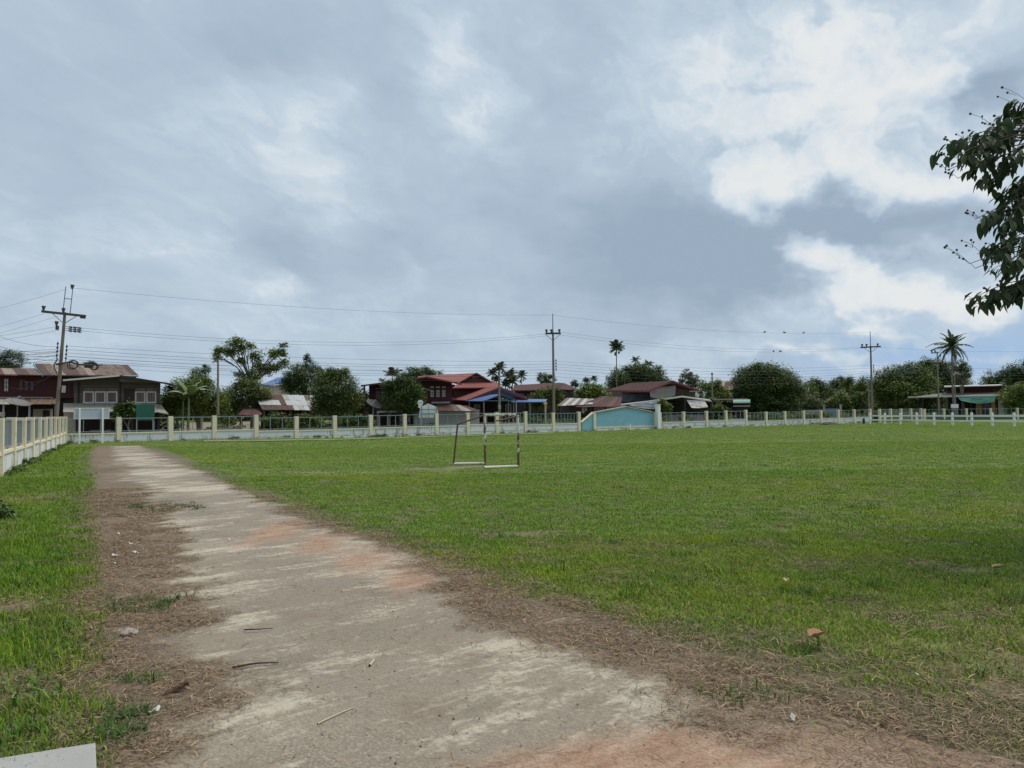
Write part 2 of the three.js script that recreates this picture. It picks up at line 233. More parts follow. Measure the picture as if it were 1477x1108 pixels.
function trackSheet(z0, z1, rows, cols, uvOf, m) {
  const pos = [], uv = [], idx = [];
  for (let j = 0; j <= rows; j++) { const Z = lerp(z0, z1, j / rows), l = tab(EDGE_L, Z) - .55, r = tab(EDGE_R, Z) + (Z < 6 ? 1.1 : .6); for (let i = 0; i <= cols; i++) { const x = lerp(l, r, i / cols); const inn = Math.min(x - tab(EDGE_L, Z), tab(EDGE_R, Z) - x), k = sstep(-.15, .25, inn); pos.push(x, .004 + k * (.012 + .010 * noise(x * .9, Z * .9)), -Z); uv.push(...uvOf(x, Z, i / cols, j / rows)); } }
  for (let j = 0; j < rows; j++) for (let i = 0; i < cols; i++) { const a = j * (cols + 1) + i, b = a + cols + 1; idx.push(a, a + 1, b, a + 1, b + 1, b); }
  const g = new THREE.BufferGeometry(); g.setAttribute('position', new THREE.Float32BufferAttribute(pos, 3)); g.setAttribute('uv', new THREE.Float32BufferAttribute(uv, 2)); g.setIndex(idx); g.computeVertexNormals(); return mesh('path_surface', g, m, track);
}
const track = tag(new THREE.Group(), 'worn concrete track littered with dry cuttings and red earth', 'path', null, 'structure'); track.name = 'path'; scene.add(track);
{
  const nm = tex(2048, 1640, (u, v) => trackColour(u * 9.4 - 5.4, v * 7.55 + 2.05), { clamp: true }), nb = grey(2048, 1640, (u, v) => trackRelief(u * 9.4 - 5.4, v * 7.55 + 2.05), { clamp: true });
  trackSheet(2.1, 9.5, 80, 40, (x, Z) => [(x + 5.4) / 9.4, (Z - 2.05) / 7.55], mat('track_near', [1, 1, 1], .95, { map: nm, bumpMap: nb, bumpScale: .05 }));
  const at2 = (u, v) => { const Z = 9.5 + v * 31.5; return [lerp(tab(EDGE_L, Z) - .55, tab(EDGE_R, Z) + .6, u), Z]; };
  const fm = tex(512, 2048, (u, v) => trackColour(...at2(u, v)), { clamp: true });
  trackSheet(9.5, 41, 120, 20, (x, Z, i, j) => [i, j], mat('track_far', [1, 1, 1], .95, { map: fm }));
}

// ------------------------------------------------------------------ grass, as tufts of blades
mat('blade', [1, 1, 1], .75, { vertexColors: true, transmission: .28, thickness: 0, specularIntensity: .35 });
function tuftGeo(seed, n, R, h0, h1, w, palette, flat = .5) {
  const r = rng(seed), pos = [], col = [], idx = [];
  for (let k = 0; k < n; k++) {
    const a = r() * 6.283, q = R * Math.sqrt(r()), x = Math.cos(a) * q, z = Math.sin(a) * q, b = r() * 6.283, h = lerp(h0, h1, r() * r()), lean = flat * (.25 + r() * 1.1) * h, dx = Math.cos(b), dz = Math.sin(b), ww = w * (.6 + .8 * r());
    const c = palette[Math.floor(r() * palette.length)], v = .8 + .4 * r(), s = pos.length / 3;
    const P = (t, side) => { const l = lean * t * t, y = h * (t - .25 * t * t * flat); pos.push(x + dx * l - dz * side * ww, y - .004, z + dz * l + dx * side * ww); col.push(c[0] * v, c[1] * v, c[2] * v); };
    P(0, -.5); P(0, .5); P(.55, -.42); P(.55, .42); P(1, 0); idx.push(s, s + 1, s + 2, s + 1, s + 3, s + 2, s + 2, s + 3, s + 4);
  }
  const g = new THREE.BufferGeometry(); g.setAttribute('position', new THREE.Float32BufferAttribute(pos, 3)); g.setAttribute('color', new THREE.Float32BufferAttribute(col, 3)); g.setIndex(idx); g.computeVertexNormals(); return g;
}
const GREENS = [[0.168, 0.275, 0.022], [0.197, 0.292, 0.027], [0.133, 0.230, 0.019], [0.237, 0.313, 0.038], [0.106, 0.187, 0.018], [0.180, 0.284, 0.024], [0.151, 0.253, 0.021], [0.304, 0.261, 0.130]], DRYISH = [[.10, .17, .03], [.28, .22, .12], [.20, .155, .09], [.14, .17, .05], [.33, .27, .16]];
function scatter(name, label, geos, spots) {        // spots: [x, Z, scale, height scale, tint]
  const o = new THREE.Object3D(), r = rng(name.length * 77 + spots.length);
  const lists = geos.map(() => []); for (const s of spots) lists[Math.floor(r() * geos.length)].push(s);
  const root = new THREE.Group(); root.name = numbered(name); tag(root, label, 'grass', null, 'stuff'); scene.add(root);
  lists.forEach((L, k) => { if (!L.length) return; const im = new THREE.InstancedMesh(geos[k], M.blade, L.length); im.name = 'grass_tufts'; im.userData.kind = 'stuff'; im.castShadow = im.receiveShadow = true;
    L.forEach((s, i) => { o.position.set(s[0], s[5] ?? land(s[0], s[1]) + (s[1] < 12 ? .005 : 0), -s[1]); o.rotation.set(0, r() * 6.283, 0); o.scale.set(s[2], s[3], s[2]); o.updateMatrix(); im.setMatrixAt(i, o.matrix); im.setColorAt(i, lin(...s[4])); });
    root.add(im); });
}
function wobble(x, Z) { return fbm(x * 1.7, Z * 1.7, 3) * .28 + fbm(x * 6, Z * 6 + 4, 2) * .12; }
const inL = (x, Z) => tab(EDGE_L, Z) - x, inR = (x, Z) => x - tab(EDGE_R, Z);
// the left boundary wall bounds the verge
const wallLx = Z => -26.86 + (46 - Z) * .5085;
{
  const r = rng(11), field = [], verge = [], edge = [], far = [];
  for (let Z = 2.2; Z < 97;) {
    const dz = Z < 10 ? .105 : Z < 20 ? .16 : Z < 40 ? .27 : .42; Z += dz;
    const half = .70 * Z + 2.2, sc = Z < 10 ? 1 : Z < 20 ? 1.25 : Z < 40 ? 1.8 : 2.7, x0 = Math.max(-half, wallLx(Z)), n = Math.round((half - x0) / dz);
    for (let i = 0; i < n; i++) {
      const x = lerp(x0, half, (i + r()) / n), z = Z + (r() - .5) * dz * 1.6;
      if (z > 46 + (x + 26.86) * .6656 - .5) continue;                                   // behind the front wall
      const l = inL(x, z), q = inR(x, z), w = wobble(x, z), track = z < 41;
      const t = turfTint(x, z), b = bareness(x, z); if (r() < b * .85) continue;
      const pn = fbm(x * 1.5 + 70, z * 1.8 - 12, 3), hi = sstep(.12, .42, pn), lo = sstep(-.12, -.42, pn); if (r() < lo * (l > 0 ? .75 : .3)) continue; t[0] *= 1 + .38 * hi - .28 * lo; t[1] *= 1 + .28 * hi - .26 * lo; const hs = 1 + .35 * hi - .3 * lo;
      const j = .85 + .3 * r(), tint = [t[0] * j, t[1] * j, t[2] * j];
      if (l > 0 && track) { const d = sstep(-.12, .10, l + w * .5); if (l < .5 && r() > d) continue; verge.push([x, z, sc * .95, (.8 + .55 * r()) * hs, [tint[0] * .93, tint[1] * .9, tint[2] * .95]]); continue; }
      if (track && q < -.02 && l <= 0) { if (q < -.5 || r() > sstep(-.5, 0, q + w) * .3) continue; }
      if (track) { const d = sstep(-.3, z < 6.5 ? .35 : .3, q + w * 1.3); if (r() > .06 + d) continue; if (q < (z < 6.5 ? 1.6 : .8) && r() < (z < 6.5 ? .5 : .35) - q * .3) { edge.push([x, z, sc * .9, .55 + .6 * r(), tint]); continue; } }
      (z < 40 ? field : far).push([x, z, sc, (.75 + .5 * r()) * hs, tint]);
    }
  }
  const G = (s, ...a) => [0, 1, 2, 3].map(k => tuftGeo(s + k, ...a));
  const short = G(100, 64, .15, .018, .066, .0068, GREENS, .95);
  scatter('lawn_grass', 'short mown grass of the field right of the track', short, field);
  scatter('far_grass', 'short grass of the far field up to the boundary wall', short, far);
  scatter('verge_grass', 'longer lush grass between the left wall and the track', G(200, 50, .14, .022, .095, .0072, [...GREENS.slice(0, 7), [.29, .38, .045]], .75), verge);
  scatter('thin_grass', 'thin half dry grass along the edge of the track', G(300, 36, .15, .015, .08, .006, DRYISH, 1.1), edge);
  // longer tussocks here and there
  const tus = []; for (let i = 0; i < 130; i++) { const z = 3.8 + 26 * r() * r(), x = (r() * 2 - 1) * .75 * z; if (x < wallLx(z) || (inL(x, z) < .1 && inR(x, z) < .4)) continue; const t = turfTint(x, z); tus.push([x, z, .8 + .7 * r(), .7 + .6 * r(), [t[0] * .95, t[1], t[2]]]); }
  for (const [x, z, n, s, c] of [[-6.44, 13.54, 26, .75, [.5, .62, .7]], [-6.0, 13.3, 18, .5, [.5, .62, .7]], [-6.6, 12.3, 12, .4, [.6, .7, .7]], [-3.25, 6.71, 16, .28, [.55, .66, .75]], [-3.0, 6.5, 10, .3, [.6, .7, .7]], [-2.13, 4.15, 12, .14, [.55, .72, .95]], [-2.0, 3.95, 7, .12, [.6, .75, .9]], [2.61, 6.66, 10, .22, [.55, .7, .8]], [-2.35, 4.75, 5, .1, [.7, .8, .7]], [1.25, 4.35, 8, .25, [.7, .75, .7]], [-7.9, 12.2, 10, .3, [.6, .7, .7]]])
    for (let i = 0; i < n; i++) { const xx = x + (r() + r() - 1) * s * 1.6, zz = z + (r() + r() - 1) * s; tus.push([xx, zz, .55 + .4 * r(), .35 + .35 * r(), c, .01]); }
  scatter('tussock_grass', 'longer dark tussocks of grass dotted over turf and track', G(400, 30, .11, .06, .2, .008, [[.12, .21, .028], [.10, .18, .028], [.15, .24, .03], [.085, .15, .025]], .9), tus);
}
// dry cuttings lying on the earth beside the concrete
{
  const mk = seed => { const r = rng(seed), pos = [], idx = [], L = .03 + .06 * r(), b = (r() - .5) * .03, w = .0009 + .0008 * r(), up = .006 + .012 * r(); for (let i = 0; i <= 3; i++) { const t = i / 3 - .5, z = b * (1 - 4 * t * t); pos.push(t * L, up * (i === 1 || i === 2 ? .5 + .5 * r() : r() * .4), z - w, t * L, up * (i === 1 || i === 2 ? .55 + .5 * r() : r() * .4), z + w); } for (let i = 0; i < 3; i++) { const s = i * 2; idx.push(s, s + 1, s + 2, s + 1, s + 3, s + 2); } const g = new THREE.BufferGeometry(); g.setAttribute('position', new THREE.Float32BufferAttribute(pos, 3)); g.setIndex(idx); g.computeVertexNormals(); return g; };
  const r = rng(5), o = new THREE.Object3D(), root = tag(new THREE.Group(), 'dry brown grass cuttings strewn along both sides of the track', 'cuttings', null, 'stuff'); root.name = 'dry_cuttings'; scene.add(root);
  mat('straw', [1, 1, 1], .9);
  const lists = [[], [], [], [], []];
  for (let i = 0; i < 230000; i++) {
    const Z = 3.0 + 14 * Math.pow(r(), 1.7), x = lerp(tab(EDGE_L, Z) - .25, tab(EDGE_R, Z) + (Z < 6 ? 1.2 : .6), r()), d = dirtMask(x, Z) * (1 - .75 * redMask(x, Z)) * (1 - .85 * sstep(-.05, .5, Math.max(inR(x, Z), inL(x, Z)) + wobble(x, Z))), c = sstep(-.25, .3, fbm(x * 1.9 + 50, Z * 1.9, 3));
    if (r() > d * (.12 + .6 * c) + .008) continue;
    lists[i % 5].push([x, Z]);
  }
  for (let i = 0; i < 200000; i++) { // and thatch showing in the thin parts of the turf
    const Z = 3.2 + 15 * Math.pow(r(), 1.4), x = (r() * 2 - 1) * (.7 * Z + 1); if (x < wallLx(Z) + .3 || (inL(x, Z) < 0 && inR(x, Z) < 0)) continue;
    const lo = sstep(-.05, -.40, fbm(x * 1.5 + 70, Z * 1.8 - 12, 3)); if (r() > bareness(x, Z) * .8 + lo * .4 + .035) continue; lists[i % 5].push([x, Z]);
  }
  lists.forEach((L, k) => { const im = new THREE.InstancedMesh(mk(60 + k), M.straw, L.length); im.name = 'cuttings'; im.userData.kind = 'stuff'; im.castShadow = im.receiveShadow = true;
    L.forEach(([x, Z], i) => { const s = .6 + .7 * r() + .05 * Z, v = .3 + 1.35 * r() * r() + .2 * r(); o.position.set(x, .014 + .012 * r(), -Z); o.rotation.set((r() - .5) * .3, r() * 6.283, (r() - .5) * .25); o.scale.set(s, .8 + .5 * r(), s); o.updateMatrix(); im.setMatrixAt(i, o.matrix); im.setColorAt(i, lin(.31 * v, .215 * v, .125 * v)); });
    root.add(im); });
}

// ------------------------------------------------------------------ boundary walls
const stain = tex(1024, 256, (u, v) => { const s = per(u * 90, 3.3 + v * 1.2, 90, 50, 3), w = per(u * 14, v * .8 + 9, 14, 50, 3), n = per(u * 30, v * 8, 30, 8, 4); let c = [.63 + .05 * n, .67 + .05 * n, .68 + .05 * n]; c = mix3(c, [.62, .65, .64], sstep(0, .5, w) * .5); c = mix3(c, [.20, .205, .185], sstep(.02, .5, s * .9 + w * .6 + .10 * sstep(.5, .9, v)) * .85); c = mix3(c, [.24, .22, .16], sstep(.0, .45, n + .45 - v * 2.6) * .7); return c; }, { rep: [1 / 9, 1 / .75] });
const creamTex = tex(256, 256, (u, v) => { const n = per(u * 10, v * 10, 10, 10, 4), s = per(u * 40, v * 2, 40, 2, 2); let c = [.69 + .06 * n, .63 + .06 * n, .455 + .05 * n]; c = mix3(c, [.30, .26, .17], sstep(.05, .5, n + s * .45) * .6); return c; }, { rep: [.6, .6] });
mat('plaster', [1, 1, 1], .9, { map: stain }); mat('cream', [1, 1, 1], .85, { map: creamTex }); mat('steel_blue', [.13, .235, .27], .5); mat('steel_grey', [.21, .25, .275], .5);
mat('sky_paint', [1, 1, 1], .7, { map: tex(256, 256, (u, v) => { const n = per(u * 6, v * 6, 6, 6, 5); const dr = sstep(.1, .6, per(u * 60, v * 2, 60, 2, 3) + n * .5); return mix3([.185 + .05 * n, .40 + .07 * n, .475 + .07 * n], [.25, .36, .38], dr * .5); }, { rep: [.2, .3] }) });
mat('coping', [.42, .375, .29], .9); mat('mossy', [.11, .135, .06], .95); mat('white_paint', [.74, .76, .74], .55);
mat('concrete', [1, 1, 1], .9, { map: tex(256, 256, (u, v) => { const n = per(u * 8, v * 8, 8, 8, 5), s = per(u * 50, v * 50, 50, 50, 2); const k = .33 + .07 * n + .03 * s; return [k, k * .97, k * .9]; }, { rep: [.7, .7] }) });
function wallRun(parent, posts, topAt, baseAt, bars, steel, r, skip = () => false, panel = M.plaster) {
  posts.forEach((t, i) => {
    const top = topAt(t), lean = (r() - .5) * .02;
    const p = box(parent, 'post', M.cream, t - .13, t + .13, baseAt(t) - .15, top, -.13, .13); p.rotation.z = 0; p.position.x = lean;
    if (i === posts.length - 1 || skip(i)) return;
    const a = t + .13, b = posts[i + 1] - .13, y = Math.min(topAt(t + .2), topAt(posts[i + 1] - .2)) - .95 + (r() - .5) * .03;
    box(parent, 'panel', panel, a, b, Math.min(baseAt(a), baseAt(b)) - .15, y - .09, -.06, .06);
    box(parent, 'coping', M.cream, a, b, y - .088, y, -.10, .10);
    const y0 = y + .06, y1 = y + .90 - .03 * r(), w = .026;
    const rail = mesh('railing', mergeGeometries([boxGeo(a + .02, b - .02, y1 - .05, y1, -w, w), boxGeo(a + .02, b - .02, y0, y0 + .045, -w, w), boxGeo(a + .02, a + .065, y0 + .045, y1 - .05, -w + .003, w - .003), boxGeo(b - .065, b - .02, y0 + .045, y1 - .05, -w + .003, w - .003)]), steel[Math.floor(r() * steel.length)], parent);
    const n = bars(i); for (let k = 1; k <= n; k++) { const x = lerp(a, b, k / (n + 1)) + (r() - .5) * .05; box(rail, 'bar', rail.material, x - .02, x + .02, y0 + .04, y1 - .045, -.018, .018); }
    for (const x of [lerp(a, b, .25), lerp(a, b, .75)]) box(rail, 'bracket', rail.material, x - .015, x + .015, y - .005, y0 + .003, -.015, .015);
  });
}
const WALL_AT = [-26.86, 0, -46], WALL_TURN = Math.atan2(.5541, .8325), wallPt = t => [-26.86 + t * .8325, 46 + t * .5541], wallBase = t => land(...wallPt(t));
{
  const r = rng(21);
  const w1 = thing('boundary_wall', 'long cream and pale blue wall with railings from the left corner to the blue gable', 'wall', WALL_AT, WALL_TURN);
  const P1 = [.05, 2.98, 5.96, 8.64, 11.34, 14.11, 16.89, 19.66, 22.43, 25.16, 27.97, 30.73, 33.56, 36.46, 39.28];
  wallRun(w1, P1, t => t < 12.5 ? lerp(1.54, 1.6, t / 12) : t < 35 ? lerp(1.46, 1.63, (t - 14) / 19.6) : lerp(1.5, 1.56, (t - 36) / 3), wallBase, i => i > 10 ? 6 : [2, 2, 3, 2, 2][i % 5], [M.steel_blue, M.steel_grey, M.steel_grey], r);
  const w2 = thing('boundary_wall', 'cream and pale blue wall with railings from the blue gable to the white fence', 'wall', WALL_AT, WALL_TURN);
  const P2 = [49.12, 52.28, 55.5, 58.36, 61.44, 64.66, 67.79, 71.06, 74.21, 77.5, 80.64, 83.92];
  wallRun(w2, P2, t => t < 63 ? lerp(1.42, 1.56, (t - 49) / 12.4) : lerp(1.34, 1.52, (t - 64.6) / 19.3), wallBase, i => [3, 2, 2, 3, 4, 5, 4, 3][i % 8], [M.steel_blue, M.steel_grey], r);
  // side wall to the left, running towards the camera
  const dx = .4533, dz = .8914, w3 = thing('side_wall', 'cream and pale blue side wall with close upright railings beside the grass verge', 'wall', [-26.86, 0, -46.2], Math.atan2(-dz, dx));
  const P3 = []; for (let t = .35; t < 36; t += 2.78) P3.push(t);
  wallRun(w3, P3, t => 1.61 - .012 * (t % 8 < 4 ? 0 : 1), () => 0, () => 5, [M.steel_grey], r);
  // the wall past the white fence, behind it
  const A = [43.2, 92.7], B = [55.5, 104.2], w4 = thing('rear_wall', 'low cream post wall seen behind the white rail fence', 'wall', [A[0], 0, -A[1]], Math.atan2(B[1] - A[1], B[0] - A[0]));
  wallRun(w4, [2.6, 6, 9.4, 12.8, 16.4], () => 1.5, () => -.15, () => 4, [M.steel_grey], r, undefined, M.mossy);
  const w5 = thing('rear_wall', 'cream post wall in front of the house with the green awning', 'wall', [B[0], 0, -B[1]], .12);
  wallRun(w5, [.35, 3.2, 6.5, 10.1, 14.1, 18, 22, 26], () => 1.42, () => -.15, () => 4, [M.steel_blue, M.steel_grey], r, undefined, M.mossy);
}
{ // blue gabled wall
  const g = thing('gable_wall', 'sky blue gabled wall with tiled coping set in the boundary wall', 'wall', WALL_AT, WALL_TURN), x0 = 41.15, x1 = 48.25, xm = 44.75, y0 = .14, b = -.3;
  const sh = new THREE.Shape([[x0, y0], [x1, y0], [x1, 1.38], [xm, 1.92], [x0, 1.42]].map(p => new THREE.Vector2(...p)));
  const ge = new THREE.ExtrudeGeometry(sh, { depth: .16, bevelEnabled: false }); ge.translate(0, 0, -.08); mesh('gable_panel', ge, M.sky_paint, g);
  for (const [a, ya, c, yc] of [[x0 - .12, 1.42, xm, 1.93], [x1 + .12, 1.38, xm, 1.93]]) { const n = 9; for (let k = 0; k < n; k++) { const u0 = lerp(a, c, k / n), u1 = lerp(a, c, (k + .93) / n), v0 = lerp(ya, yc, k / n), v1 = lerp(ya, yc, (k + .93) / n); slab(g, 'coping_tile', M.coping, V(u0, v0 + .10, .17), V(u1, v1 + .10, .17), V(u1, v1 + .10, -.17), V(u0, v0 + .10, -.17), .09); } }
  box(g, 'plinth', M.plaster, x0, x1, b, y0 - .003, -.12, .12); box(g, 'cream_band', M.cream, x0, x1, y0 - .06, y0 + .05, -.11, .13);
  box(g, 'post', M.cream, x0 - .28, x0 - .003, b, 1.52, -.15, .15); box(g, 'post', M.cream, x1 + .003, x1 + .16, b, 1.4, -.15, .15);
  const wsh = new THREE.Shape([[39.62, b], [x0 - .285, b], [x0 - .285, 1.40], [39.62, .62]].map(p => new THREE.Vector2(...p))), wg = new THREE.ExtrudeGeometry(wsh, { depth: .14, bevelEnabled: false }); wg.translate(0, 0, -.07); mesh('wing', wg, M.sky_paint, g);
  slab(g, 'wing_coping', M.cream, V(39.55, .68, .13), V(x0 - .285, 1.52, .13), V(x0 - .285, 1.52, -.13), V(39.55, .68, -.13), .09);
  const p = thing('white_post', 'tall square white post beside the blue gable', 'post', [wallPt(48.75)[0], 0, -wallPt(48.75)[1] + .5], WALL_TURN); box(p, 'shaft', M.white_paint, -.17, .17, -.3, 2.12, -.17, .17); box(p, 'cap', M.white_paint, -.2, .2, 2.12, 2.18, -.2, .2);
  const q = thing('marker_post', 'short white pipe stub in front of the blue gable', 'post', [wallPt(44.6)[0] + .4, -.15, -wallPt(44.6)[1] + .7], 0); tube(q, 'pipe', M.white_paint, [V(0, -.1, 0), V(0, .5, 0)], .09, .09, 10); tube(q, 'cap', M.white_paint, [V(0, .5, 0), V(0, .56, 0)], .11, .07, 10);
}
{ // white rail fence on the right
  const A = [wx(1254, 85), 85], D = [wx(1461.5, 68), 68], L = Math.hypot(D[0] - A[0], D[1] - A[1]), ux = (D[0] - A[0]) / L, uz = (D[1] - A[1]) / L;
  const g = thing('rail_fence', 'white concrete post and two rail fence across the field', 'fence', [A[0], -.12, -A[1]], Math.atan2(uz, ux)), n = 13, sp = L / 8, r = rng(4);
  for (let i = 0; i < n; i++) { const t = i * sp; box(g, 'post', M.white_paint, t - .08, t + .08, -.2, 1.2 + .04 * r(), -.08, .08); if (i < n - 1) for (const y of [.42, .88]) box(g, 'rail', M.white_paint, t + .082, t + sp - .082, y - .075 + .015 * r(), y + .075, -.05, .05); }
}
{ // pale strip of old paving in front of the wall
  const pos = [], uv = [], idx = [], n = 60; for (let i = 0; i <= n; i++) { const t = lerp(7, 33, i / n), [x, Z] = wallPt(t), w = .24 + .1 * noise(t * .8, 3), nx = .5541, nz = .8325, o = 4.7 + .25 * noise(t * .3, 8); for (const s of [o - w, o + w]) { const X = x + nx * s, zz = Z - nz * s; pos.push(X, land(X, zz) + .085, -zz); uv.push(s, t); } }
  for (let i = 0; i < n; i++) { const a = i * 2; idx.push(a, a + 1, a + 2, a + 1, a + 3, a + 2); }
  const g = new THREE.BufferGeometry(); g.setAttribute('position', new THREE.Float32BufferAttribute(pos, 3)); g.setAttribute('uv', new THREE.Float32BufferAttribute(uv, 2)); g.setIndex(idx); g.computeVertexNormals();
  tag(mesh('kerb_strip', g, M.coping, scene), 'pale narrow strip of paving in the grass before the wall', 'kerb', null, 'structure');
}

// ------------------------------------------------------------------ houses
const corr = grey(256, 64, u => .5 + .5 * Math.sin(u * Math.PI * 2 * 8));
function metalTex(a, b, k, seed) { return tex(256, 256, (u, v) => { const n = per(u * 7 + seed * 0, v * 5, 7, 5, 5), s = per(u * 48, v * 2 + seed, 48, 90, 2), q = sstep(-.1, .5, n + s * .45 + k); return mix3(a, b, q).map(c => c * (1 + .16 * s)); }, { rep: [.45, .3] }); }
const cb = corr.clone(); cb.repeat.set(1.6, 1); cb.needsUpdate = true;
const metal = (name, a, b, k, seed, rough = .7) => mat(name, [1, 1, 1], rough, { map: metalTex(a, b, k, seed), bumpMap: cb, bumpScale: .02 });
metal('rust', [.20, .15, .115], [.125, .060, .036], .15, 1); metal('rust_dark', [.11, .054, .038], [.078, .038, .028], .2, 2); metal('zinc', [.46, .475, .46], [.30, .27, .235], -.25, 3, .5); metal('zinc_stain', [.38, .365, .33], [.19, .115, .075], -.02, 4, .6); metal('rust_pale', [.31, .24, .175], [.16, .085, .055], 0, 5);
metal('red_tin', [.19, .045, .038], [.16, .05, .042], 0, 6, .75); metal('red_tin_pale', [.27, .085, .068], [.22, .07, .058], 0, 7, .75); metal('blue_tin', [.075, .15, .36], [.10, .19, .40], 0, 8, .4); metal('brown_tin', [.085, .03, .027], [.11, .05, .043], 0, 9, .85); metal('asbestos', [.36, .34, .30], [.22, .195, .165], -.1, 10, .9);
function plankTex(a, b, n, across) { return tex(256, 256, (u, v) => { const p = across ? v : u, q = across ? u : v, i = Math.floor(p * n), f = p * n - i, t = per(p * n * 6, q * 3, n * 6, 3, 3), h = ((i * 7919) % 13) / 13, c = mix3(a, b, clamp(h * .7 + .3 + t * .5)); const gap = f < .06 ? .35 : 1; return [c[0] * gap, c[1] * gap, c[2] * gap]; }, { rep: [.5, .5] }); }
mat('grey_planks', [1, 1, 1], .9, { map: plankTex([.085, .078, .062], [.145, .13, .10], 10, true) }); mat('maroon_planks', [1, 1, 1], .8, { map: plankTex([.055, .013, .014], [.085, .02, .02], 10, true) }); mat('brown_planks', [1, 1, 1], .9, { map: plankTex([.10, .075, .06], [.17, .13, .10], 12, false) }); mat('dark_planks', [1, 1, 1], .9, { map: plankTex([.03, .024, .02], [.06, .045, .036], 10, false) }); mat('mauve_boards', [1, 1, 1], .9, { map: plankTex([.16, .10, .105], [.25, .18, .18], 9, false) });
mat('trim_white', [.62, .60, .55], .7); mat('red_trim', [.19, .035, .035], .6); mat('maroon_trim', [.09, .02, .02], .7); mat('dark_wood', [.04, .032, .027], .9); mat('cream_wall', [.48, .44, .36], .9); mat('grey_wall', [.34, .335, .32], .9); mat('ochre_wall', [.50, .33, .12], .85); mat('blue_gable', [.075, .105, .13], .8); mat('green_sheet', [.006, .095, .065], .55); mat('pale_green', [.24, .40, .33], .6);
mat('glass_dark', [.03, .035, .04], .12); mat('pane_white', [.50, .52, .53], .35); mat('tarp_white', [.52, .50, .46], .8); mat('tarp_dark', [.085, .09, .115], .6); mat('green_net', [.012, .155, .11], .8, { transmission: .25, thickness: 0 });
mat('earth', [.20, .15, .11], 1); mat('steel', [.30, .31, .31], .45, { metalness: .3 }); mat('black', [.02, .02, .02], .7); mat('dish', [.10, .10, .105], .6);
function windowAt(h, f, x0, x1, y0, y1, z, fm, pm, cols = 1, rows = 1, wd = .06) {       // px rectangle: outer edge; y0 upper
  const X0 = f.x(x0), X1 = f.x(x1), Y1 = f.y(y0), Y0 = f.y(y1), w = mesh('window', mergeGeometries([boxGeo(X0, X1, Y1 - wd, Y1, z, z + .07), boxGeo(X0, X1, Y0, Y0 + wd, z, z + .07), boxGeo(X0, X0 + wd, Y0 + wd, Y1 - wd, z, z + .066), boxGeo(X1 - wd, X1, Y0 + wd, Y1 - wd, z, z + .066)]), fm, h);
  const cw = (X1 - X0 - 2 * wd) / cols, ch = (Y1 - Y0 - 2 * wd) / rows, m = cols * rows > 1 ? .025 : 0;
  for (let i = 0; i < cols; i++) for (let j = 0; j < rows; j++) box(w, 'pane', pm, X0 + wd + i * cw + m, X0 + wd + (i + 1) * cw - m, Y0 + wd + j * ch + m, Y0 + wd + (j + 1) * ch - m, z + .01, z + .03);
  return w;
}
function prism(h, name, m, pts, z0, z1) { const s = new THREE.Shape(pts.map(p => new THREE.Vector2(...p))), g = new THREE.ExtrudeGeometry(s, { depth: z1 - z0, bevelEnabled: false }); g.translate(0, 0, z0); return mesh(name, g, m, h); }
function edgeBoard(h, name, m, a, b, t = .16, w = .06) { const d = b.clone().sub(a), up = V(0, 1, 0); return slab(h, name, m, a.clone().add(V(0, 0, w)), b.clone().add(V(0, 0, w)), b, a, t); }
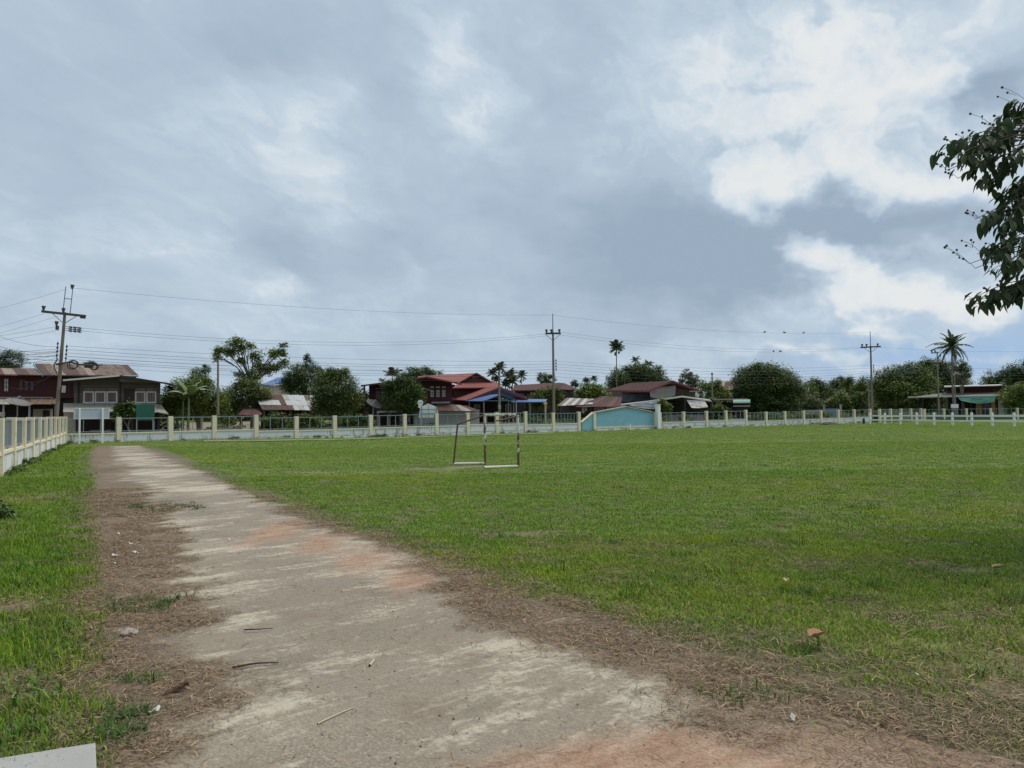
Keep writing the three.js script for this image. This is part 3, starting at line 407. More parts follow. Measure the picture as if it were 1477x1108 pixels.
{ // A: maroon house with rusty roofs
  const f = frame(90, 67), h = thing('wooden_house', 'maroon wooden house with a rusty sheet roof behind the cable pole', 'house', f.at), X = f.x, Y = f.y;
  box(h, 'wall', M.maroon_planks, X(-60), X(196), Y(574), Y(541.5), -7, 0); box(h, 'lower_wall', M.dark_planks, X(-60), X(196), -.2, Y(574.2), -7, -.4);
  const P = f.P, roofs = [M.rust, M.rust, M.rust_pale, M.rust_dark, M.rust, M.rust_dark];
  sheets(h, 'roof_sheet', roofs, P(62, 541, 1.1), P(199, 541.5, 1.1), P(183, 526.5, -3.2), P(49, 524.5, -3.2), 13, 1, 31);
  slab(h, 'roof', M.rust_dark, P(49, 524.8, -3.2), P(183, 526.8, -3.2), P(196, 541, -7.6), P(60, 541, -7.6), .03);
  slab(h, 'roof', M.rust_dark, P(199, 541.4, 1.1), P(197, 541, -7.6), P(183, 526.4, -3.25), P(183, 526.4, -3.15), .03);
  slab(h, 'gable_board', M.steel_blue, P(47.5, 524.5, -3.2), P(61.5, 541.5, 1.12), P(61.5, 543.5, 1.12), P(47.5, 526.7, -3.2), .05); box(h, 'eave_board', M.steel_blue, X(61), X(198), Y(543), Y(541.6), 1.0, 1.07);
  sheets(h, 'roof_sheet', [M.rust, M.rust_pale, M.rust_dark, M.rust], P(-60, 541.5, 1.1), P(61, 541.5, 1.1), P(49, 531.5, -2.5), P(-60, 531.5, -2.5), 13, 1, 32); box(h, 'eave_board', M.dark_wood, X(-60), X(60), Y(543.4), Y(541.9), .98, 1.05);
  sheets(h, 'lean_to_sheet', [M.rust, M.rust_dark, M.rust, M.zinc_stain], P(-60, 583.5, 3.2), P(84, 583.5, 3.2), P(82, 574.5, .05), P(-60, 574.5, .05), 14, 1, 33); box(h, 'ledge', M.grey_wall, X(-20), X(76), Y(574.2), Y(572.8), .0, .25);
  windowAt(h, f, 4, 12.5, 546, 566, .0, M.maroon_trim, M.pane_white, 2, 3, .05); for (const x of [26, 34, 42, 92, 99]) windowAt(h, f, x, x + 7, 550, 565, .0, M.maroon_trim, M.glass_dark, 1, 2);
  box(h, 'yard_wall', M.cream_wall, X(48), X(76), -.2, Y(590), 1.0, 1.1); box(h, 'door', M.dark_wood, X(62), X(72), -.1, Y(592), 1.1, 1.14); for (const x of [-30, 8, 44, 80]) box(h, 'post', M.grey_wall, X(x) - .07, X(x) + .07, -.2, Y(583.6), 2.9, 3.05);
  for (const x of [-28, -8]) box(h, 'lattice', M.trim_white, X(x), X(x + 18), Y(600), Y(594), 2.7, 2.75);
}
{ // B: grey plank house
  const f = frame(170, 59), h = thing('plank_house', 'grey plank house with white framed windows and low gable roof', 'house', f.at), X = f.x, Y = f.y, P = f.P;
  prism(h, 'wall', M.grey_planks, [[X(106), Y(582)], [X(231), Y(582)], [X(231), Y(552)], [X(172), Y(544.5)], [X(106), Y(549.5)]], -7, 0);
  slab(h, 'roof', M.rust_dark, P(90, 547.8, 1.5), P(90, 547.8, -7.6), P(172, 541, -7.6), P(172, 541, 1.5), .09); slab(h, 'roof', M.rust_dark, P(249, 553.6, 1.5), P(249, 553.6, -7.6), P(172, 541, -7.6), P(172, 541, 1.5), .09);
  for (const [px, py] of [[90, 547.8], [249, 553.6]]) slab(h, 'soffit', M.dark_wood, P(px, py + 1.9, 1.48), P(px, py + 1.9, -7.5), P(172, 542.9, -7.5), P(172, 542.9, 1.48), .03);
  edgeBoard(h, 'fascia', M.trim_white, P(90, 547.4, 1.51), P(172, 540.7, 1.51), .12); prism(h, 'gable_panel', M.grey_planks, [[X(172), Y(551.5)], [X(232), Y(553.4)], [X(226), Y(551)], [X(172), Y(542.8)]], 1.2, 1.3); edgeBoard(h, 'fascia', M.dark_wood, P(172, 541.2, 1.56), P(249, 553.6, 1.56), .12);
  for (const [a, b] of [[119.5, 135.2], [136.2, 152], [153, 169], [194.3, 209.5], [210.5, 225]]) { windowAt(h, f, a, b, 564.6, 581.6, .01, M.trim_white, M.mauve_boards, 2, 1, .10); box(h, 'transom', M.mauve_boards, X(a + .6), X(b - .6), Y(564), Y(560), .0, .03); }
  const d = box(h, 'door', M.dark_planks, X(178.5), X(193.5), Y(582), Y(564), .0, .05); box(d, 'handle', M.steel, X(186) - .03, X(186) + .03, Y(575), Y(573.5), .05, .09); box(h, 'lintel', M.dark_wood, X(178), X(194), Y(563.7), Y(561), .0, .06);
  for (const x of [113, 173]) box(h, 'corner_post', M.dark_wood, X(x) - .06, X(x) + .06, Y(582), Y(552), .0, .045);
  for (let k = 0; k < 9; k++) { const a = 91 + k * 15, b = a + 14.8; slab(h, 'awning_sheet', k === 8 ? M.zinc_stain : M.asbestos, P(a, 594.3 + .35 * Math.sin(k), 2.0), P(b, 594.3 + .35 * Math.sin(k), 2.0), P(b, 581.8, .05), P(a, 581.8, .05), .05); }
  slab(h, 'awning_sheet', M.zinc_stain, P(226, 594, 2), P(243, 597.5, 2), P(232, 584, .1), P(226, 582, .1), .05);
  box(h, 'lower_wall', M.dark_planks, X(106), X(231), -.2, Y(582.2), -6.5, -2); box(h, 'side_wall', M.cream_wall, X(92), X(109), -.2, Y(594), -.5, .2); for (const x of [112, 150, 190, 228]) box(h, 'stilt', M.dark_wood, X(x) - .09, X(x) + .09, -.2, Y(590), .9, 1.08);
  box(h, 'shelf', M.grey_wall, X(130), X(160), .5, .56, -.6, .2);
}
{ // C: barn under patched sheets
  const f = frame(410, 65), h = thing('barn', 'low barn with a patchwork of rusty and zinc roof sheets', 'barn', f.at), X = f.x, Y = f.y, P = f.P, r = rng(71);
  const pick = (i, j) => (j === 0 && i < 6) ? (r() < .8 ? M.rust_dark : M.rust) : i > 5 ? (r() < .62 ? M.zinc : r() < .5 ? M.zinc_stain : M.rust) : r() < .45 ? M.rust_dark : r() < .5 ? M.zinc_stain : M.zinc;
  const a = P(378, 591, 1), b = P(462, 592, 1), c = P(453, 571, -3), d = P(366, 569, -3), nx = 11, ny = 3, Q = (u, v) => a.clone().lerp(b, u).lerp(d.clone().lerp(c, u), v);
  for (let j = 0; j < ny; j++) for (let i = 0; i < nx; i++) { const l = V(0, .012 * ((i + j) % 2) + .014 * j, 0); slab(h, 'roof_sheet', pick(i, j), Q(i / nx, Math.max(0, j / ny - .03)).add(l), Q((i + 1.03) / nx, Math.max(0, j / ny - .03)).add(l), Q((i + 1.03) / nx, (j + 1) / ny).add(l), Q(i / nx, (j + 1) / ny).add(l), .02); }
  slab(h, 'roof', M.rust_dark, d, c, P(462, 592, -7), P(378, 591, -7), .03); for (let k = 0; k < 4; k++) slab(h, 'lean_to_sheet', k % 2 ? M.rust_dark : M.brown_tin, P(343 + k * 8.6, 598.5, 2), P(351.5 + k * 8.6, 598.5, 2), P(358 + k * 6.2, 588 - k * .3, -1.5), P(352 + k * 6.2, 588 - k * .3, -1.5), .03);
  prism(h, 'gable_wall', M.dark_planks, [[X(376), -.2], [X(380), -.2], [X(380), Y(590)], [X(376), Y(587)]], -6, .3); box(h, 'wall', M.dark_planks, X(380), X(458), -.2, Y(591.5), -6.5, -1.4); for (const x of [381, 400, 419, 438, 457]) box(h, 'post', M.grey_planks, X(x) - .08, X(x) + .08, -.2, Y(591.4), .5, .66);
  box(h, 'rail', M.brown_planks, X(381), X(457), .9, 1.0, .66, .7); prism(h, 'gable_infill', M.dark_planks, [[X(379), Y(591)], [X(367), Y(571)], [X(366), Y(591)]], -3.2, -3.1);
}
{ // D: far blue roof
  const f = frame(398, 118), h = thing('far_house', 'far house showing only a blue tin roof between the trees', 'house', f.at), X = f.x, Y = f.y, P = f.P;
  slab(h, 'roof', M.blue_tin, P(374, 556, 1.5), P(404, 553.5, 1.5), P(416, 543.8, -3), P(399, 545, -3), .08); slab(h, 'roof', M.blue_tin, P(404, 553.5, 1.5), P(424, 556, 1.5), P(418, 549, -3), P(416, 543.8, -3), .08); box(h, 'wall', M.cream_wall, X(378), X(422), 0, Y(556), -6, .8);
}
{ // E: maroon house
  const f = frame(600, 71), h = thing('maroon_house', 'dark maroon two storey wooden house with white gridded windows', 'house', f.at), X = f.x, Y = f.y, P = f.P;
  prism(h, 'wall', M.maroon_planks, [[X(532), Y(583)], [X(652), Y(583)], [X(652), Y(551)], [X(617), Y(545.5)], [X(532), Y(555)]], -8, 0);
  slab(h, 'roof', M.zinc_stain, P(520, 555.6, 1.6), P(520, 555.6, -8.4), P(617, 543, -8.4), P(617, 543, 1.6), .09); slab(h, 'roof', M.red_tin, P(666, 553.6, 1.6), P(666, 553.6, -8.4), P(617, 543, -8.4), P(617, 543, 1.6), .09);
  for (const [px, py] of [[520, 555.6], [666, 553.6]]) slab(h, 'soffit', M.dark_wood, P(px, py + 1.6, 1.58), P(px, py + 1.6, -8.3), P(617, 544.6, -8.3), P(617, 544.6, 1.58), .03);
  edgeBoard(h, 'fascia', M.maroon_trim, P(520, 555.6, 1.61), P(617, 543.2, 1.61), .14); edgeBoard(h, 'fascia', M.red_trim, P(617, 543, 1.61), P(666, 553.8, 1.61), .12);
  for (const x of [619.6, 628, 636.4]) { windowAt(h, f, x, x + 7, 556.6, 561.2, .01, M.maroon_trim, M.pane_white, 2, 1, .05); windowAt(h, f, x, x + 7, 562, 574, .01, M.maroon_trim, M.pane_white, 2, 3, .05); }
  for (const x of [541, 548.5, 562]) { windowAt(h, f, x, x + 6.6, 558.5, 562, .01, M.maroon_trim, M.pane_white, 2, 1, .05); windowAt(h, f, x, x + 6.6, 563, 575, .01, M.maroon_trim, M.glass_dark, 2, 3, .05); }
  box(h, 'band', M.grey_wall, X(622), X(648), Y(582.4), Y(580), .0, .5);
  const lr = [M.rust_dark, M.rust_dark, M.rust, M.zinc_stain, M.rust_dark]; for (let k = 0; k < 5; k++) slab(h, 'lean_to_sheet', lr[k], P(632 + k * 12, 592.6, 3.4), P(643.8 + k * 12, 592.6, 3.4), P(637 + k * 8.8, 581.5 + k * .9, .05), P(628.6 + k * 8.8, 581.5 + k * .9, .05), .04);
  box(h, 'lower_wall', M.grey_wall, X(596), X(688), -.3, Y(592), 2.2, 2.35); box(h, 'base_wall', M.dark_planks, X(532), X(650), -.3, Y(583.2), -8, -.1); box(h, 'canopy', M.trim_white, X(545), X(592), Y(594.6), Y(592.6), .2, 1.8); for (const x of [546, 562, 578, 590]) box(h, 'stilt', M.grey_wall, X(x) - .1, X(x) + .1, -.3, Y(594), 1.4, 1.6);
  box(h, 'veranda_post', M.maroon_trim, X(526) - .08, X(526) + .08, -.3, Y(556), 0.6, .76);
}
{ // F: big red roofed house
  const f = frame(690, 86), h = thing('red_roof_house', 'large house with tiered red tin roofs and grey blue gable', 'house', f.at), X = f.x, Y = f.y, P = f.P;
  slab(h, 'roof', M.red_tin_pale, P(596, 553, -1), P(668, 550.5, 0), P(687, 538, -4), P(604, 542.5, -4), .1); slab(h, 'roof', M.red_tin, P(604, 542.5, -4), P(687, 538, -4), P(690, 550, -9), P(596, 553, -9), .1);
  slab(h, 'roof', M.red_tin, P(720, 557.5, .6), P(722, 557.5, -7), P(689, 538, -7), P(687, 537.6, .6), .1); slab(h, 'roof', M.red_tin_pale, P(663.5, 550.6, .6), P(663.5, 550.6, -5), P(687, 537.6, -5), P(687, 537.6, .6), .1);
  prism(h, 'gable', M.maroon_trim, [[X(667), Y(550)], [X(718), Y(557.5)], [X(687), Y(539)]], -.2, 0); const vent = windowAt(h, f, 680.5, 690, 541.6, 546.6, .0, M.red_trim, M.glass_dark, 3, 1, .06); vent.name = 'gable_vent';
  slab(h, 'tier_roof', M.red_tin_pale, P(652, 559.6, 2), P(724, 558.5, 2), P(712, 549.5, 0), P(664, 550.5, 0), .1); box(h, 'tier_fascia', M.red_trim, X(652), X(723), Y(561.2), Y(559.8), 1.95, 2.05); box(h, 'wall', M.maroon_planks, X(655), X(720), -.2, Y(560), -6, 1.2); box(h, 'rear_wing', M.maroon_planks, X(600), X(654.8), -.2, Y(553.5), -8, -2);
  // lower gable
  const w = [P(672, 577.5, 6), P(648, 575.5, 0), P(692, 559.5, 0), P(719, 558.8, 6)]; slab(h, 'porch_roof', M.red_tin_pale, w[0], w[1], w[2], w[3], .1); slab(h, 'porch_roof', M.red_tin, P(762, 575, 6), P(738, 574, 0), w[2], w[3], .1);
  prism(h, 'porch_gable', M.blue_gable, [[X(676), Y(577)], [X(756), Y(574.6)], [X(719), Y(560.8)]], 5.6, 5.8); edgeBoard(h, 'fascia', M.red_trim, P(672, 577.8, 6.02), P(719, 559, 6.02), .18); edgeBoard(h, 'fascia', M.red_trim, P(719, 559, 6.02), P(762, 575.2, 6.02), .18);
  box(h, 'porch_wall', M.dark_planks, X(676), X(754), -.2, Y(577), 1.4, 1.6); for (const x of [684, 728]) windowAt(h, f, x, x + 8, 584, 596, 1.61, M.trim_white, M.glass_dark, 2, 2);
  for (const x of [676, 715, 755]) box(h, 'porch_post', M.dark_wood, X(x) - .12, X(x) + .12, -.2, Y(577), 5.3, 5.55);
}
{ // blue carport and lean-to
  const f = frame(710, 78), h = thing('carport', 'blue tin gabled carport on steel posts below the red roofs', 'carport', f.at), X = f.x, Y = f.y, P = f.P;
  slab(h, 'roof', M.blue_tin, P(697, 578.6, 3), P(671.5, 578.4, -2), P(706, 569.4, -2), P(722, 568.8, 3), .07); slab(h, 'roof', M.blue_tin, P(745, 577, 3), P(736, 576, -2), P(706, 569.4, -2), P(722, 568.8, 3), .07);
  box(h, 'beam', M.steel_blue, X(697), X(744), Y(579.3), Y(578.3), 2.8, 2.9); for (const x of [698, 743, 676, 733]) tube(h, 'post', M.steel, [V(X(x), -.2, x < 690 || x === 733 ? -1.6 : 2.7), V(X(x), Y(578), x < 690 || x === 733 ? -1.6 : 2.7)], .06, .06, 8);
  const g = thing('lean_to', 'flat blue tin lean to beside the gabled carport', 'carport', frame(762, 80).at), q = frame(762, 80), R = q.P;
  slab(g, 'roof', M.blue_tin, R(734, 579.8, 2.2), R(787, 579.6, 2.2), R(789, 575.8, -1.5), R(752, 575.6, -1.5), .08); for (const x of [741, 764, 785]) tube(g, 'post', M.steel, [V(q.x(x), -.2, 1.8), V(q.x(x), q.y(579.8), 1.8)], .06, .06, 8);
  box(g, 'bench', M.grey_wall, q.x(748), q.x(764), .4, .5, .2, .9);
}
{ // G: brown roofed house
  const f = frame(785, 102), h = thing('brown_house', 'house with a long dark brown roof behind the centre pole', 'house', f.at), X = f.x, Y = f.y, P = f.P;
  slab(h, 'roof', M.brown_tin, P(736, 563.4, 2), P(806, 561.8, 2), P(806, 552, -3), P(744, 555.4, -3), .12); slab(h, 'roof', M.brown_tin, P(806, 561.8, 2), P(836, 562.6, 0), P(815, 553, -4), P(806, 552, -3), .12); slab(h, 'roof', M.brown_tin, P(744, 555.4, -3), P(806, 552, -3), P(818, 563, -8), P(738, 564, -8), .1);
  box(h, 'wall', M.dark_planks, X(742), X(828), -.2, Y(562.6), -6, .8); box(h, 'fascia', M.maroon_trim, X(736), X(806), Y(564.6), Y(563.2), 1.96, 2.04); for (const x of [750, 764, 812]) windowAt(h, f, x, x + 7, 566, 574, .81, M.maroon_trim, M.glass_dark, 2, 2);
}
{ // H: shacks
  const f = frame(845, 82), h = thing('tin_shack', 'low shack with rusty brown and striped zinc roof sheets', 'shed', f.at), X = f.x, Y = f.y, P = f.P;
  for (let k = 0; k < 8; k++) slab(h, 'roof_sheet', [M.rust, M.zinc, M.rust_pale, M.zinc][k % 4], P(803 + k * 6.4, 585.5 - k * .35, 2.6), P(809 + k * 6.4, 585.5 - k * .35, 2.6), P(822 + k * 5.2, 574 + k * .2, -1.5), P(817 + k * 5.2, 574 + k * .2, -1.5), .03);
  for (let k = 0; k < 6; k++) slab(h, 'roof_sheet', [M.brown_tin, M.rust_dark, M.brown_tin][k % 3], P(829 + k * 11, 587 - k * .1, 3.2), P(839.6 + k * 11, 587 - k * .1, 3.2), P(872 + k * 5, 571.5 + k * .2, -1.4), P(867 + k * 5, 571.5 + k * .2, -1.4), .03);
  box(h, 'wall', M.brown_planks, X(806), X(890), -.2, Y(584.5), -2, -.6); for (const x of [808, 830, 850, 872, 892]) box(h, 'post', M.dark_wood, X(x) - .07, X(x) + .07, -.2, Y(586), 2.2, 2.34); box(h, 'partition', M.cream_wall, X(856), X(886), -.2, Y(588), .3, .42);
  const c = thing('hung_cloth', 'white washing hung under the shack roof', 'laundry', frame(840, 80).at, 0, 'washing under the shack roof');
  const q = frame(840, 80), cl = (t, a, b, y0, y1, m, s) => { const g = new THREE.PlaneGeometry(q.x(b) - q.x(a), q.y(y0) - q.y(y1), 6, 6), p = g.attributes.position; for (let i = 0; i < p.count; i++) p.setZ(i, .12 * Math.sin(p.getX(i) * 5 + s) + .05 * Math.sin(p.getY(i) * 7)); g.computeVertexNormals(); g.translate((q.x(a) + q.x(b)) / 2, (q.y(y0) + q.y(y1)) / 2, 0); mesh('cloth', g, m, t); };
  cl(c, 838.5, 842.5, 587.4, 596, M.tarp_white, 1); const c2 = thing('hung_cloth', 'white washing hung under the shack roof', 'laundry', q.at, 0, 'washing under the shack roof'); cl(c2, 843.4, 846.5, 587.4, 593, M.tarp_white, 2); const c3 = thing('hung_cloth', 'dark blue cloth hung beside white washing', 'laundry', q.at, 0); cl(c3, 848, 853, 589, 597, M.tarp_dark, 4);
}
function drape(name, label, cat, m, corners, sag, z, seed) { // a hanging sheet between four corners, with folds
  const N = 14, pos = [], uv = [], idx = [], [a, b, c, d] = corners; for (let j = 0; j <= N; j++) for (let i = 0; i <= N; i++) { const u = i / N, v = j / N, p = a.clone().lerp(b, u).lerp(d.clone().lerp(c, u), v); p.y -= sag * Math.sin(u * Math.PI) * v; p.z += .10 * noise(u * 5 + seed, v * 3) + .05 * noise(u * 13 + seed, v * 6); pos.push(p.x, p.y, p.z); uv.push(u, v); }
  for (let j = 0; j < N; j++) for (let i = 0; i < N; i++) { const q = j * (N + 1) + i; idx.push(q, q + 1, q + N + 1, q + 1, q + N + 2, q + N + 1); }
  const g = new THREE.BufferGeometry(); g.setAttribute('position', new THREE.Float32BufferAttribute(pos, 3)); g.setAttribute('uv', new THREE.Float32BufferAttribute(uv, 2)); g.setIndex(idx); g.computeVertexNormals(); const t = thing(name, label, cat, z); mesh('sheet', g, m, t); return t;
}
{ // I: brown house with tarpaulins
  const f = frame(945, 88), h = thing('tarp_house', 'wooden house with red brown tin roof and white front canopy', 'house', f.at), X = f.x, Y = f.y, P = f.P;
  slab(h, 'roof', M.brown_tin, P(936, 563.4, 2), P(874, 563.2, -5), P(908, 552.5, -5), P(971, 548.8, 2), .1); slab(h, 'roof', M.brown_tin, P(1012, 563.6, 2), P(975, 562, -5), P(908, 552.5, -5), P(971, 548.8, 2), .1);
  slab(h, 'eave_board', M.red_trim, P(936, 563.6, 2.03), P(874, 563.5, -4.97), P(874, 565.6, -4.97), P(936, 565.8, 2.03), .05); edgeBoard(h, 'fascia', M.red_trim, P(936, 563.6, 2.03), P(971, 549, 2.03), .16); edgeBoard(h, 'fascia', M.red_trim, P(971, 549, 2.03), P(1012, 563.8, 2.03), .16);
  prism(h, 'wall', M.brown_planks, [[X(937), -.2], [X(1003), -.2], [X(1003), Y(562.5)], [X(971), Y(551)], [X(937), Y(563.5)]], -4, 0); box(h, 'side_wall', M.brown_planks, X(884), X(936.8), -.2, Y(564), -5, -2.4); for (const x of [905, 915]) windowAt(h, f, x, x + 8, 566, 574, -2.39, M.dark_wood, M.glass_dark, 2, 1); windowAt(h, f, 976, 990, 556, 562, .0, M.dark_wood, M.grey_planks, 3, 1); box(h, 'ledge', M.trim_white, X(994), X(1009), Y(566), Y(564.8), .0, .9);
  for (const [a, ya, b, yb] of [[884, 585, 935, 578.5], [935, 578.5, 984, 571.4], [984, 571.4, 1026, 577.6]]) slab(h, 'canopy', M.trim_white, P(a, ya, 4), P(b, yb, 4), P(b, yb - .6, .4), P(a, ya - .6, .4), .14);
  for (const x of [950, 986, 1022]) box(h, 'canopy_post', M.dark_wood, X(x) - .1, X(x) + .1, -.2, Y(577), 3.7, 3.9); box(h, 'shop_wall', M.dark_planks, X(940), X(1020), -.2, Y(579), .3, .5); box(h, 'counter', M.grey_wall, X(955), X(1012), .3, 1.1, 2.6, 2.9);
  const at = f.at, pr = tex(256, 64, (u, v) => { const n = fbm(u * 6 + 3, v * 3, 4), b = sstep(.05, .3, fbm(u * 9 + 20, v * 4, 3)); return mix3([.60, .62, .63], [.22, .33, .44], b * sstep(.45, .7, u)).map(c => c + .06 * n); }, { clamp: true }); mat('banner_print', [1, 1, 1], .7, { map: pr });
  drape('banner', 'white and pale blue printed banner under the white canopy', 'banner', M.banner_print, [P(908, 583.5, 4.2), P(953, 577.8, 4.2), P(953, 590.5, 4.2), P(908, 586, 4.2)], .1, at, 3);
  drape('tarpaulin', 'white tarpaulin hung on the gable wall of the brown house', 'tarpaulin', M.tarp_white, [P(936.5, 561, .35), P(975, 556, .35), P(974, 570, .35), P(938, 572.5, .35)], .35, at, 9);
  drape('tarpaulin', 'dark slate tarpaulin sagging along the side of the brown house', 'tarpaulin', M.tarp_dark, [P(892, 572.5, -2.1), P(936, 565, -2.1), P(936, 579, -2.1), P(890, 579, -2.1)], .1, at, 13);
  drape('awning_cloth', 'cream cloth awning hanging below the white canopy', 'awning', M.tarp_white, [P(990, 577, 3.9), P(1016, 577.4, 3.9), P(1021, 587.5, 4.6), P(997, 588.5, 4.6)], .05, at, 17);
}
{ // J, K
  const f = frame(1055, 92), h = thing('stall_roof', 'dark flat stall roof with a pale green round awning', 'stall', f.at), X = f.x, Y = f.y, P = f.P;
  slab(h, 'roof', M.dark_wood, P(1010, 577.5, 2), P(1078, 576.6, 2), P(1078, 574.8, -2), P(1010, 575.6, -2), .1); for (const x of [1014, 1040, 1076]) box(h, 'post', M.dark_wood, X(x) - .08, X(x) + .08, -.2, Y(577), 1.6, 1.76); box(h, 'back_wall', M.dark_planks, X(1012), X(1076), -.2, Y(580), -1.8, -1.7);
  const g = new THREE.CylinderGeometry(.62, .62, X(1081) - X(1057), 12, 1, true, 0, Math.PI * .62); g.rotateZ(Math.PI / 2); g.rotateX(-.35); g.translate(X(1069), Y(584.5), 2.2); const a = thing('green_awning', 'pale green rounded awning at the end of the dark stall', 'awning', f.at); mesh('awning_shell', g, M.pale_green, a); box(a, 'awning_bar', M.white_paint, X(1057), X(1081), Y(586.4), Y(585.8), 2.75, 2.8);
  const q = frame(1044, 115), k = thing('rusty_house', 'rusty roofed house half hidden behind the dense round tree', 'house', q.at), R = q.P;
  sheets(k, 'roof_sheet', [M.rust, M.brown_tin, M.rust_pale], R(1030, 561, 1), R(1064, 562, 1), R(1064, 549.5, -4), R(1036, 550.5, -4), 5, 1, 8); box(k, 'wall', M.maroon_planks, q.x(1036), q.x(1064), -.2, q.y(562), -5, 0);
}
{ // L: house on the right
  const f = frame(1405, 122), h = thing('flat_house', 'maroon and cream house with white roof edges behind the white fence', 'house', f.at), X = f.x, Y = f.y, P = f.P;
  slab(h, 'roof', M.trim_white, P(1362, 557.6, 2), P(1451, 555.2, 2), P(1451, 554.4, -6), P(1362, 556.6, -6), .14); box(h, 'upper_wall', M.maroon_planks, X(1366), X(1441), Y(567.5), Y(557), -5, 0); box(h, 'corner', M.cream_wall, X(1441.2), X(1448), -.2, Y(568), -5, -.3);
  slab(h, 'lower_roof', M.asbestos, P(1308, 573.4, 4), P(1453, 570.4, 4), P(1446, 565.8, .05), P(1360, 567.2, .05), .12); box(h, 'roof_edge', M.trim_white, X(1312), X(1452), Y(572.4), Y(571), 3.95, 4.08);
  box(h, 'lower_wall', M.dark_planks, X(1366), X(1441), -.2, Y(567.6), -5, -.6); for (const [a, b] of [[1407, 1416], [1429, 1435]]) box(h, 'pillar', M.ochre_wall, X(a), X(b), -.2, Y(573), -.4, -.1); box(h, 'front_wall', M.cream_wall, X(1439), X(1447), -.2, Y(571), 1, 1.3); for (const x of [1314, 1332, 1352, 1368, 1400]) box(h, 'post', M.dark_wood, X(x) - .09, X(x) + .09, -.2, Y(572), 3.5, 3.68);
  box(h, 'doorway', M.glass_dark, X(1417), X(1428), -.2, Y(577), -.59, -.55);
  drape('green_net', 'green shade net slung below the lower roof edge', 'net', M.green_net, [P(1381, 573.5, 4.2), P(1436, 571.5, 4.2), P(1434, 579.5, 5.2), P(1386, 578, 5.2)], .35, f.at, 23);
  const s = thing('notice_board', 'small white notice board by the bare trunks', 'sign', frame(1377, 112).at), q = frame(1377, 112); box(s, 'board', M.white_paint, q.x(1371), q.x(1382), q.y(588.6), q.y(583), 0, .06); for (const x of [1372.5, 1380.5]) box(s, 'leg', M.steel, q.x(x) - .04, q.x(x) + .04, -.2, q.y(588.6), .0, .05);
  const pw = frame(1175, 108), g = thing('yard_wall', 'low grey yard wall with square gate pillars behind the boundary wall', 'wall', pw.at); box(g, 'wall', M.grey_wall, pw.x(1158), pw.x(1186), -.2, pw.y(591.2), -.1, .1); for (const x of [1188, 1212]) { const pl = box(g, 'pillar', M.grey_wall, pw.x(x - 1.6), pw.x(x + 1.6), -.2, pw.y(584.8), -.2, .2); box(pl, 'pillar_cap', M.grey_wall, pw.x(x - 2), pw.x(x + 2), pw.y(584.8), pw.y(584), -.26, .26); }
  box(g, 'gate_leaf', M.steel_blue, pw.x(1190), pw.x(1210), .1, 1.6, -.03, .03);
}

// ------------------------------------------------------------------ trees and plants
mat('leaf', [1, 1, 1], .62, { vertexColors: true, transmission: .22, thickness: 0, specularIntensity: .45 }); mat('bark', [1, 1, 1], .95, { map: tex(128, 256, (u, v) => { const n = per(u * 12, v * 6, 12, 6, 4); return mix3([.10, .085, .068], [.22, .19, .155], clamp(.5 + n)); }, { rep: [1.5, 1] }) }); mat('twig', [.12, .095, .07], .9);
const LEAVES = { dark: [[.10, .145, .038], [0.071, 0.121, 0.029], [0.096, 0.152, 0.036], [0.057, 0.095, 0.026], [0.119, 0.176, 0.043]], mid: [[.105, .157, .032], [.134, .188, .039], [.081, .129, .026], [.162, .212, .044]], light: [[.192, .258, .046], [.143, .212, .037], [.239, .289, .059], [.115, .173, .032]], olive: [[.113, .157, .039], [.136, .180, .046], [.083, .125, .032], [.161, .195, .055]], blue: [[.095, .138, .052], [.124, .157, .065], [.077, .110, .041], [.152, .173, .072]] };
